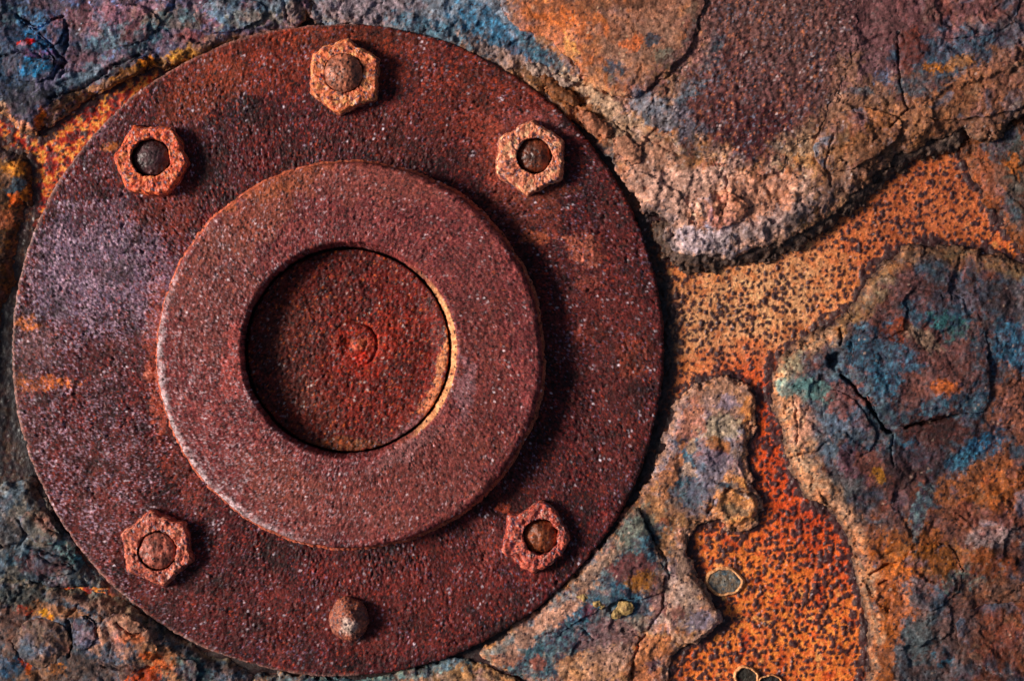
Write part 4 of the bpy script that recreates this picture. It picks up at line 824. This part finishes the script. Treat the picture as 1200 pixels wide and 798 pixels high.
polar('raised_ring', RX, RY, prof, 1040, d_ring, p_ring, M_RING, flange, FO, lambda T, R, row: shift_hole(T, r_ring(T, R, row), R, np.asarray(prof)[:, 1][row]))

# the plug in the bore, dished up at its edge, with a turned circle and a centre punch mark
PX, PY, PR, ZP = 408.5, 410.5, 118.0, 15.0
def h_plug(x, y, d):
    v = ZP + rust_grain(x, y, 900, 1.3, 5.2) + 1.5 * fbm(x, y, 40, 3, 902)
    lip = ss(0, 1, np.cos(np.arctan2(y - PY, x - PX) - .35)) * .8 + .2
    v = v + 7.5 * lip * (1 - ss(0, 26, d)) ** 1.6
    q = np.sqrt((x - 415) ** 2 + (y - 404) ** 2)
    arc = np.clip(.35 + .65 * np.cos(np.arctan2(y - 404, x - 415) + .5), 0, 1)
    return v - 4.0 * (1 - ss(.6, 2.2, np.abs(q - 27))) * arc - 5 * (1 - ss(1, 12, np.sqrt((x - 407) ** 2 + (y - 404) ** 2))) + 2.6 * (1 - ss(2, 11, np.sqrt((x - 420) ** 2 + (y - 405) ** 2) + 4 * fbm(x, y, 9, 3, 903)))
def p_plug(x, y, d, z):
    v = .42 + .10 * fbm(x, y, 50, 3, 904) + .12 * fbm(x, y, 18, 3, 905) + .26 * fbm(x, y, 6.5, 4, 906, .72)
    c = ramp(v, [(0, (18, 6, 8)), (.25, (52, 14, 14)), (.45, (94, 26, 21)), (.62, (136, 40, 27)), (.8, (190, 68, 38)), (1, (226, 134, 92))])
    c = stains(c, x, y, [(430, 440, 60, 50, 0, (126, 32, 18), .4), (420, 415, 30, 24, 0, (176, 44, 18), .4), (421, 402, 8, 6, 0, (214, 112, 74), .55), (425, 420, 8, 8, 0, (210, 40, 20), .7), (340, 370, 30, 40, 0, (128, 52, 32), .3), (360, 480, 40, 30, 20, (120, 50, 30), .3), (400, 520, 40, 6, 0, (150, 100, 50), .3),
                         (470, 340, 30, 30, 0, (112, 24, 16), .5), (505, 450, 16, 40, 20, (120, 30, 22), .6), (519, 428, 5, 40, 8, (206, 130, 84), .85, .5), (506, 472, 20, 9, -52, (204, 122, 82), .85, .5), (480, 502, 30, 7, -30, (142, 92, 96), .6), (450, 390, 20, 20, 0, (176, 50, 22), .35), (470, 440, 20, 24, 0, (84, 26, 22), .5), (340, 420, 40, 50, 0, (70, 34, 28), .4)], 910)
    c = mix(c, C(206, 50, 20), ss(.3, .55, fbm(x, y, 5.0, 3, 916, .8)) * ss(170, 60, np.hypot(x - 430, y - 420) * 1.6) * .8); c = mix(c, C(218, 100, 36), ss(.34, .6, fbm(x, y, 5.0, 3, 912, .8)) * .7); c = mix(c, C(24, 10, 11), ss(.25, .55, fbm(x, y, 5.4, 3, 913, .75)) * .7)
    c = mix(c, C(136, 120, 130), ss(.42, .62, fbm(x, y, 5.0, 3, 914, .8)) * .7)
    return speckle(c, x, y, 915, 3.0, .35, C(224, 200, 192), .12, C(24, 9, 9), .08)[0]
circ = [(PX + PR * math.cos(a), PY + PR * math.sin(a)) for a in np.linspace(0, 2 * math.pi, 60, endpoint=False)]
slab('centre_plug', circ, h_plug, p_plug, 2, step=1.3, skirt=5, under=.5, rag=(.9, 26, .5, 6), seed=920, parent=flange, origin=FO, mat=M_FLANGE)

# ------------------------------------------------------------------ nuts on their studs
def nut_thing(i, cx, cy, r, rot, h, sx, sy, sr, sz, pale, dark, seed, label, bite=1.4, tilt=(0, 0), studcol=None, corners=None, dome=6.0, gap=2.2):
    o = empty('stud_with_nut', cx, cy, ZF); tag(o, label, 'nut', 'nuts round the flange'); OO = world_at(cx, cy, ZF)
    a = r * math.cos(math.pi / 6); z0 = ZF - 2; z1 = ZF + h
    hole = sr + gap
    side = path([(1.0, z0), (1.0, z1 - 5), (.985, z1 - 3.2), (.93, z1 - 1.2), (.88, z1)], .04)
    # radii are fractions of the hexagon outside, absolute design units near the bore
    rows = []
    for k in range(14): rows.append((1.03 - .03 * k / 13, z0 + (z1 - 5 - z0) * k / 13))
    for k in range(1, 8): u = k / 7; rows.append((1.0 - .075 * u, z1 - 5 * (1 - u) ** 1.6))
    for k in range(1, 15): rows.append((.925 - .001 * k, z1))
    for k in range(1, 9): rows.append((-1, z1 - 9 * k / 8))
    nside = 21; ntop = 14
    def rfun(T, R, row):
        ang = np.mod(-T - math.radians(rot), math.pi / 3) - math.pi / 6       # corner at rot (y up)
        hexr = a / np.cos(ang)
        hexr = np.minimum(hexr, r * .99)
        if corners is not None:
            for ca, cd, cw in corners:
                da = np.angle(np.exp(1j * (-T - math.radians(ca)))); hexr = hexr - cd * np.exp(-(da / cw) ** 2)
        hexr = hexr + bite * (1.5 * fbm(26 * np.cos(T) + seed, 26 * np.sin(T), 20, 3, seed) + .35 * fbm(60 * np.cos(T), 60 * np.sin(T) + seed, 7, 3, seed + 3))
        hx, hy = sx - cx, sy - cy
        hr = hole + hx * np.cos(T) + hy * np.sin(T) + .8 * fbm(20 * np.cos(T), 20 * np.sin(T), 9, 3, seed + 5)
        topo = hexr * .925
        out = hexr * R
        u = (row - nside) / ntop
        out = np.where((row >= nside) & (row < nside + ntop), topo + (hr - topo) * (u + 1.0 / ntop), out)
        out = np.where(row >= nside + ntop, hr - .1 * (row - nside - ntop), out)
        return out
    def disp(x, y, z, t, R):
        v = rust_grain(x + z, y + z * .6, seed + 7, .65, 5.0) + 1.5 * bite * fbm(x + z * .5, y - z * .5, 11, 4, seed + 9)
        return v - 1.8 * np.maximum(0, fbm(x, y + z, 7, 2, seed + 11) - .2)
    def pig(x, y, z, t, R):
        c = palette(x + z, y - z, [C(*dark), C(*pale), C(*[.5 * (p + q) for p, q in zip(pale, dark)]), C(min(255, pale[0] * 1.08), min(255, pale[1] * 1.25), min(255, pale[2] * 1.3)), C(*pale)], 13, seed + 13, 4, 1.6)
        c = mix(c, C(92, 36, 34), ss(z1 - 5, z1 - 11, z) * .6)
        f1, f2, r1, r2 = worley(x + z, y + z, 5.5, seed + 15)
        c = mix(c, C(52, 36, 58), ss(.2, .5, fbm(x + z, y + z, 7, 3, seed + 16, .7)) * .85)
        c = mix(c, C(58, 40, 66), (1 - ss(.25, .45, f1)) * (r2 > .7) * .85)
        c = mix(c, C(214, 196, 206), (1 - ss(.08, .22, f1)) * (r2 > .80) * .7)  # white highlights painted on the dark spots
        c = mix(c, C(236, 178, 156), ss(.22, .6, fbm(x + z, y - z, 8, 4, seed + 18, .7)) * .85)
        c = mix(c, C(112, 34, 30), ss(.2, .6, fbm(x - z, y + z, 10, 4, seed + 19, .7)) * .7)
        return speckle(c, x + z, y + z, seed + 17, 2.8, .35, C(240, 214, 204), .05, C(60, 24, 26), .08)[0]
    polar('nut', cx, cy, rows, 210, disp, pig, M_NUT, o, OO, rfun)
    sc_ = studcol or (92, 46, 34)
    def sp(x, y, z, t, R):
        c = palette(x, y, [C(*[v * .62 for v in sc_]), C(*sc_), C(*[min(255, v * 1.3) for v in sc_])], 11, seed + 21, 4)
        return speckle(c, x, y, seed + 23, 3.0, .4, C(196, 170, 166), .05, C(30, 14, 14), .08)[0]
    cp = [(sx + sr * math.cos(k), sy + sr * math.sin(k)) for k in np.linspace(0, 2 * math.pi, 36, endpoint=False)]
    def sh(x, y, d):
        q = np.clip(1 - d / sr, 0, 1)
        return sz + dome * (1 - q ** 2.2) + rust_grain(x, y, seed + 25, .5, 5.5) + 1.6 * fbm(x, y, 12, 4, seed + 27, .6)
    slab('stud', cp, sh, lambda x, y, d, z: sp(x, y, z, 0, 0), ZF - 1, step=.9, skirt=5, under=.3, rag=(.8, 14, .5, 5), seed=seed + 29, parent=o, origin=OO, mat=M_STUD)

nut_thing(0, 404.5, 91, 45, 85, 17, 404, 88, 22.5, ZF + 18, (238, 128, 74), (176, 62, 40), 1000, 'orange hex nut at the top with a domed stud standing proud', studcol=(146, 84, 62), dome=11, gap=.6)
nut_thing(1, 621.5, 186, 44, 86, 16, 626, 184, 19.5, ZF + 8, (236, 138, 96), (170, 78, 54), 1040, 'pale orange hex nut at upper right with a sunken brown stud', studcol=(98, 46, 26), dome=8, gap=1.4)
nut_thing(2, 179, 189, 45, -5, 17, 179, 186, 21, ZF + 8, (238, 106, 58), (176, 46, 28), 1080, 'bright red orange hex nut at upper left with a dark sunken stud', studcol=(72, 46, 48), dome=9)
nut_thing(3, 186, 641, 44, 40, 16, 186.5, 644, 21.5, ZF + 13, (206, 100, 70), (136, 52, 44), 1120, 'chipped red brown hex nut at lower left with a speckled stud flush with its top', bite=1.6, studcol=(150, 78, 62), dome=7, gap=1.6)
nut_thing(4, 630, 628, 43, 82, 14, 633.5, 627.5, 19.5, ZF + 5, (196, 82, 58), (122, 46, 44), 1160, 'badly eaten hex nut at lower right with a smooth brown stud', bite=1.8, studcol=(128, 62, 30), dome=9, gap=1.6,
          corners=[(118, 6, .35), (25, 7, .4), (-40, 7, .4), (200, -3, .3)])

# the sixth one is rusted down to a rounded stub
st = empty('stud_stub', 409, 724, ZF); tag(st, 'small rounded pale tipped stub of a wasted stud at the bottom, without hexagon', 'stud')
def p_stub(x, y, z, t, R):
    c = palette(x + z, y - z, [C(84, 42, 36), C(168, 92, 64), C(120, 62, 50), C(190, 120, 90)], 10, 1200, 4)
    c = mix(c, C(222, 190, 172), blob(x, y, 410, 731, 9, 9, 0, .5, 1202) * .85)
    f1, f2, r1, r2 = worley(x + z, y + z, 5.0, 1203); c = mix(c, C(54, 38, 56), (1 - ss(.25, .45, f1)) * (r2 > .7) * .8)
    return speckle(c, x + z, y + z, 1204, 2.8, .35, C(236, 214, 210), .06, C(50, 22, 24), .08)[0]
def h_stub(x, y, d):
    q = np.clip(d / 23, 0, 1)
    z = ZF + 4 + 17 * np.sqrt(np.clip(1 - (1 - q) ** 2, 0, 1)) + 2.5 * ss(.5, .62, q) + rust_grain(x, y, 1207, .7, 5) + 1.8 * fbm(x, y, 12, 4, 1208, .6)
    return z
cp = [(409 + 23.5 * math.cos(k), 724 + 26 * math.sin(k)) for k in np.linspace(0, 2 * math.pi, 30, endpoint=False)]
slab('nub', cp, h_stub, lambda x, y, d, z: p_stub(x, y, z, 0, 0), ZF - 2, step=.9, skirt=5, under=.5, rag=(2, 14, .8, 5), seed=1209, parent=st, origin=world_at(409, 724, ZF), mat=M_NUT)

# ------------------------------------------------------------------ small things: blisters, lump
def lump_pig(x, y, z, t, R):
    c = palette(x, y, [C(70, 54, 52), C(110, 84, 70), C(92, 70, 66), C(132, 104, 84)], 14, 1220, 5)
    c = stains(c, x, y, [(60, 762, 14, 8, 0, (158, 128, 104), .7), (40, 745, 12, 10, 0, (84, 66, 72), .6), (34, 760, 8, 10, 0, (66, 84, 108), .6)], 1222)
    return speckle(c, x, y, 1224, 3.2, .42, C(190, 160, 140), .03, C(30, 22, 26), .1)[0]
cp = [(50 + 34 * math.cos(k), 752 + 29 * math.sin(k)) for k in np.linspace(0, 2 * math.pi, 24, endpoint=False)]
slab('lump', cp, lambda x, y, d: 19 + 9 * ss(0, 24, d) + relief(x, y, 1226, 2, 3.5, 5, 1.8, .9, 22, 9, 6), lambda x, y, d, z: flaky(lump_pig(x, y, z, 0, 0), x, y, 1226, .25), 6, under=2, rag=(3.5, 20, 1.8, 6), seed=1230, parent=LL, origin=OL)

# thin loose flakes standing on the sheets
def flake_on(sheet, org, poly, hf, pf, thick, seed, rag=(3, 18, 2, 6)):
    deep = lambda x, y: hf(x, y, np.full(x.shape, 45., f32))
    slab('flake', poly, lambda x, y, d: deep(x, y) + thick + 1.0 * ss(0, 8, d) + relief(x, y, seed, .6, 1.6, 5, .8, .5, 26, 9, 6),
         lambda x, y, d, z: flaky(pf(x, y, np.full(x.shape, 60., f32), z), x, y, seed, .16), lambda x, y: deep(x, y) - 1.5, under=1.4, skirt=5, seed=seed + 3, parent=sheet, origin=org, rag=rag)
for k, p in enumerate([[(100, 106), (130, 86), (160, 70), (178, 70), (166, 86), (138, 97), (112, 111)], [(20, 20), (44, 36), (70, 14), (80, 40), (62, 58), (44, 42)], [(38, 44), (62, 62), (68, 92), (40, 100), (4, 92), (2, 66)],
                       [(110, 12), (160, 4), (192, 22), (180, 46), (140, 58), (112, 40)], [(226, 8), (280, 0), (320, 10), (300, 30), (250, 44), (230, 30)]]):
    flake_on(TL, world_at(150, 40, 0), p, hT, pT, 3.2, 1400 + k * 7)
for k, p in enumerate([[(958, 152), (1000, 122), (1058, 142), (1050, 166), (1000, 200), (966, 202), (948, 182)], [(1060, 104), (1130, 82), (1200, 72), (1262, 62), (1262, 92), (1190, 132), (1140, 140), (1078, 142)], [(1040, 0), (1100, -20), (1200, -10), (1180, 40), (1110, 50), (1060, 40)],
                       [(800, 240), (840, 220), (880, 240), (860, 268), (815, 270)]]):
    flake_on(U, OU, p, hU, pU, 3.4, 1450 + k * 7)
for k, p in enumerate([[(1172, 542), (1262, 500), (1262, 640), (1184, 642), (1122, 622), (1112, 592)], [(1058, 642), (1118, 632), (1132, 690), (1080, 722), (1050, 690)], [(960, 455), (990, 458), (1018, 490), (1030, 520), (1000, 540), (965, 510)], [(1110, 720), (1180, 700), (1262, 710), (1262, 800), (1140, 790)]]):
    flake_on(Rr, OR, p, hR, pR, 3.0, 1500 + k * 7)
for k, p in enumerate([[(118, 722), (150, 714), (178, 738), (192, 766), (150, 774), (118, 760)], [(90, 716), (112, 726), (116, 748), (96, 764), (84, 742)], [(200, 764), (240, 780), (230, 800), (196, 796)]]):
    flake_on(LL, OL, p, hLL, pLL, 3.0, 1550 + k * 7)
for k, p in enumerate([[(20, 604), (50, 596), (72, 625), (64, 642), (30, 632)], [(30, 650), (70, 648), (92, 670), (60, 676), (34, 668)]]):
    flake_on(LU, world_at(20, 630, 0), p, hLU, pLU, 2.6, 1600 + k * 7)

def blister(cx, cy, rx, ry, label, film, seed, filmz=3.0):
    o = empty('rust_blister', cx, cy, 0); tag(o, label, 'rust blister'); OO = world_at(cx, cy, 0)
    n = 120; wob = lambda T: 1 + .16 * fbm(14 * np.cos(T) + seed, 14 * np.sin(T), 17, 2, seed)
    el = lambda T: 1.0 / np.sqrt((np.cos(T) / rx) ** 2 + (np.sin(T) / ry) ** 2)
    rr = [(1.16, 0), (1.12, 2.2), (1.06, 4.0), (1.02, 4.8), (.98, 4.8), (.94, 4.2), (.9, 3.4), (.86, filmz - 2)]
    rr = path([(a * 30, b) for a, b in rr], .9)
    polar('rim', cx, cy, rr, n, lambda x, y, z, t, R: .6 * fbm(x, y, 5, 3, seed + 2), lambda x, y, z, t, R: speckle(palette(x, y, [C(176, 112, 66), C(226, 160, 108), C(196, 132, 86)], 9, seed + 3, 3), x, y, seed + 4, 2.8, .3)[0],
          M_CRUST, o, OO, lambda T, R, row: R / 30 * el(T) * wob(T))
    fr = [(30 * k / 20, filmz + .8 * (1 - (k / 20) ** 2)) for k in range(1, 19)]
    polar('film', cx, cy, fr, n, lambda x, y, z, t, R: 1.2 * fbm(x, y, 8, 4, seed + 6), lambda x, y, z, t, R: speckle(stains(palette(x, y, film, 9, seed + 7, 3), x, y, [], 0), x, y, seed + 8, 2.8, .35, C(170, 180, 180), .03)[0],
          M_CRUST, o, OO, lambda T, R, row: R / 30 * el(T) * wob(T))
blister(850, 682, 20, 15.5, 'small oval blister with pale raised rim and grey middle on the orange plate', [C(62, 76, 84), C(110, 104, 96), C(120, 98, 78), C(74, 92, 102)], 1300)
blister(876, 795, 13, 12, 'broken pale rimmed blister open on a dark hollow at the bottom edge', [C(30, 28, 26), C(58, 52, 44), C(40, 36, 34)], 1340, 1.0)
blister(904, 800, 13, 8, 'smaller pale rimmed hollow just right of the broken blister at the bottom edge', [C(26, 26, 28), C(50, 48, 46)], 1380, 1.0)
TRIS = sum(len(o.data.polygons) * 2 for o in sc.objects if o.type == 'MESH')
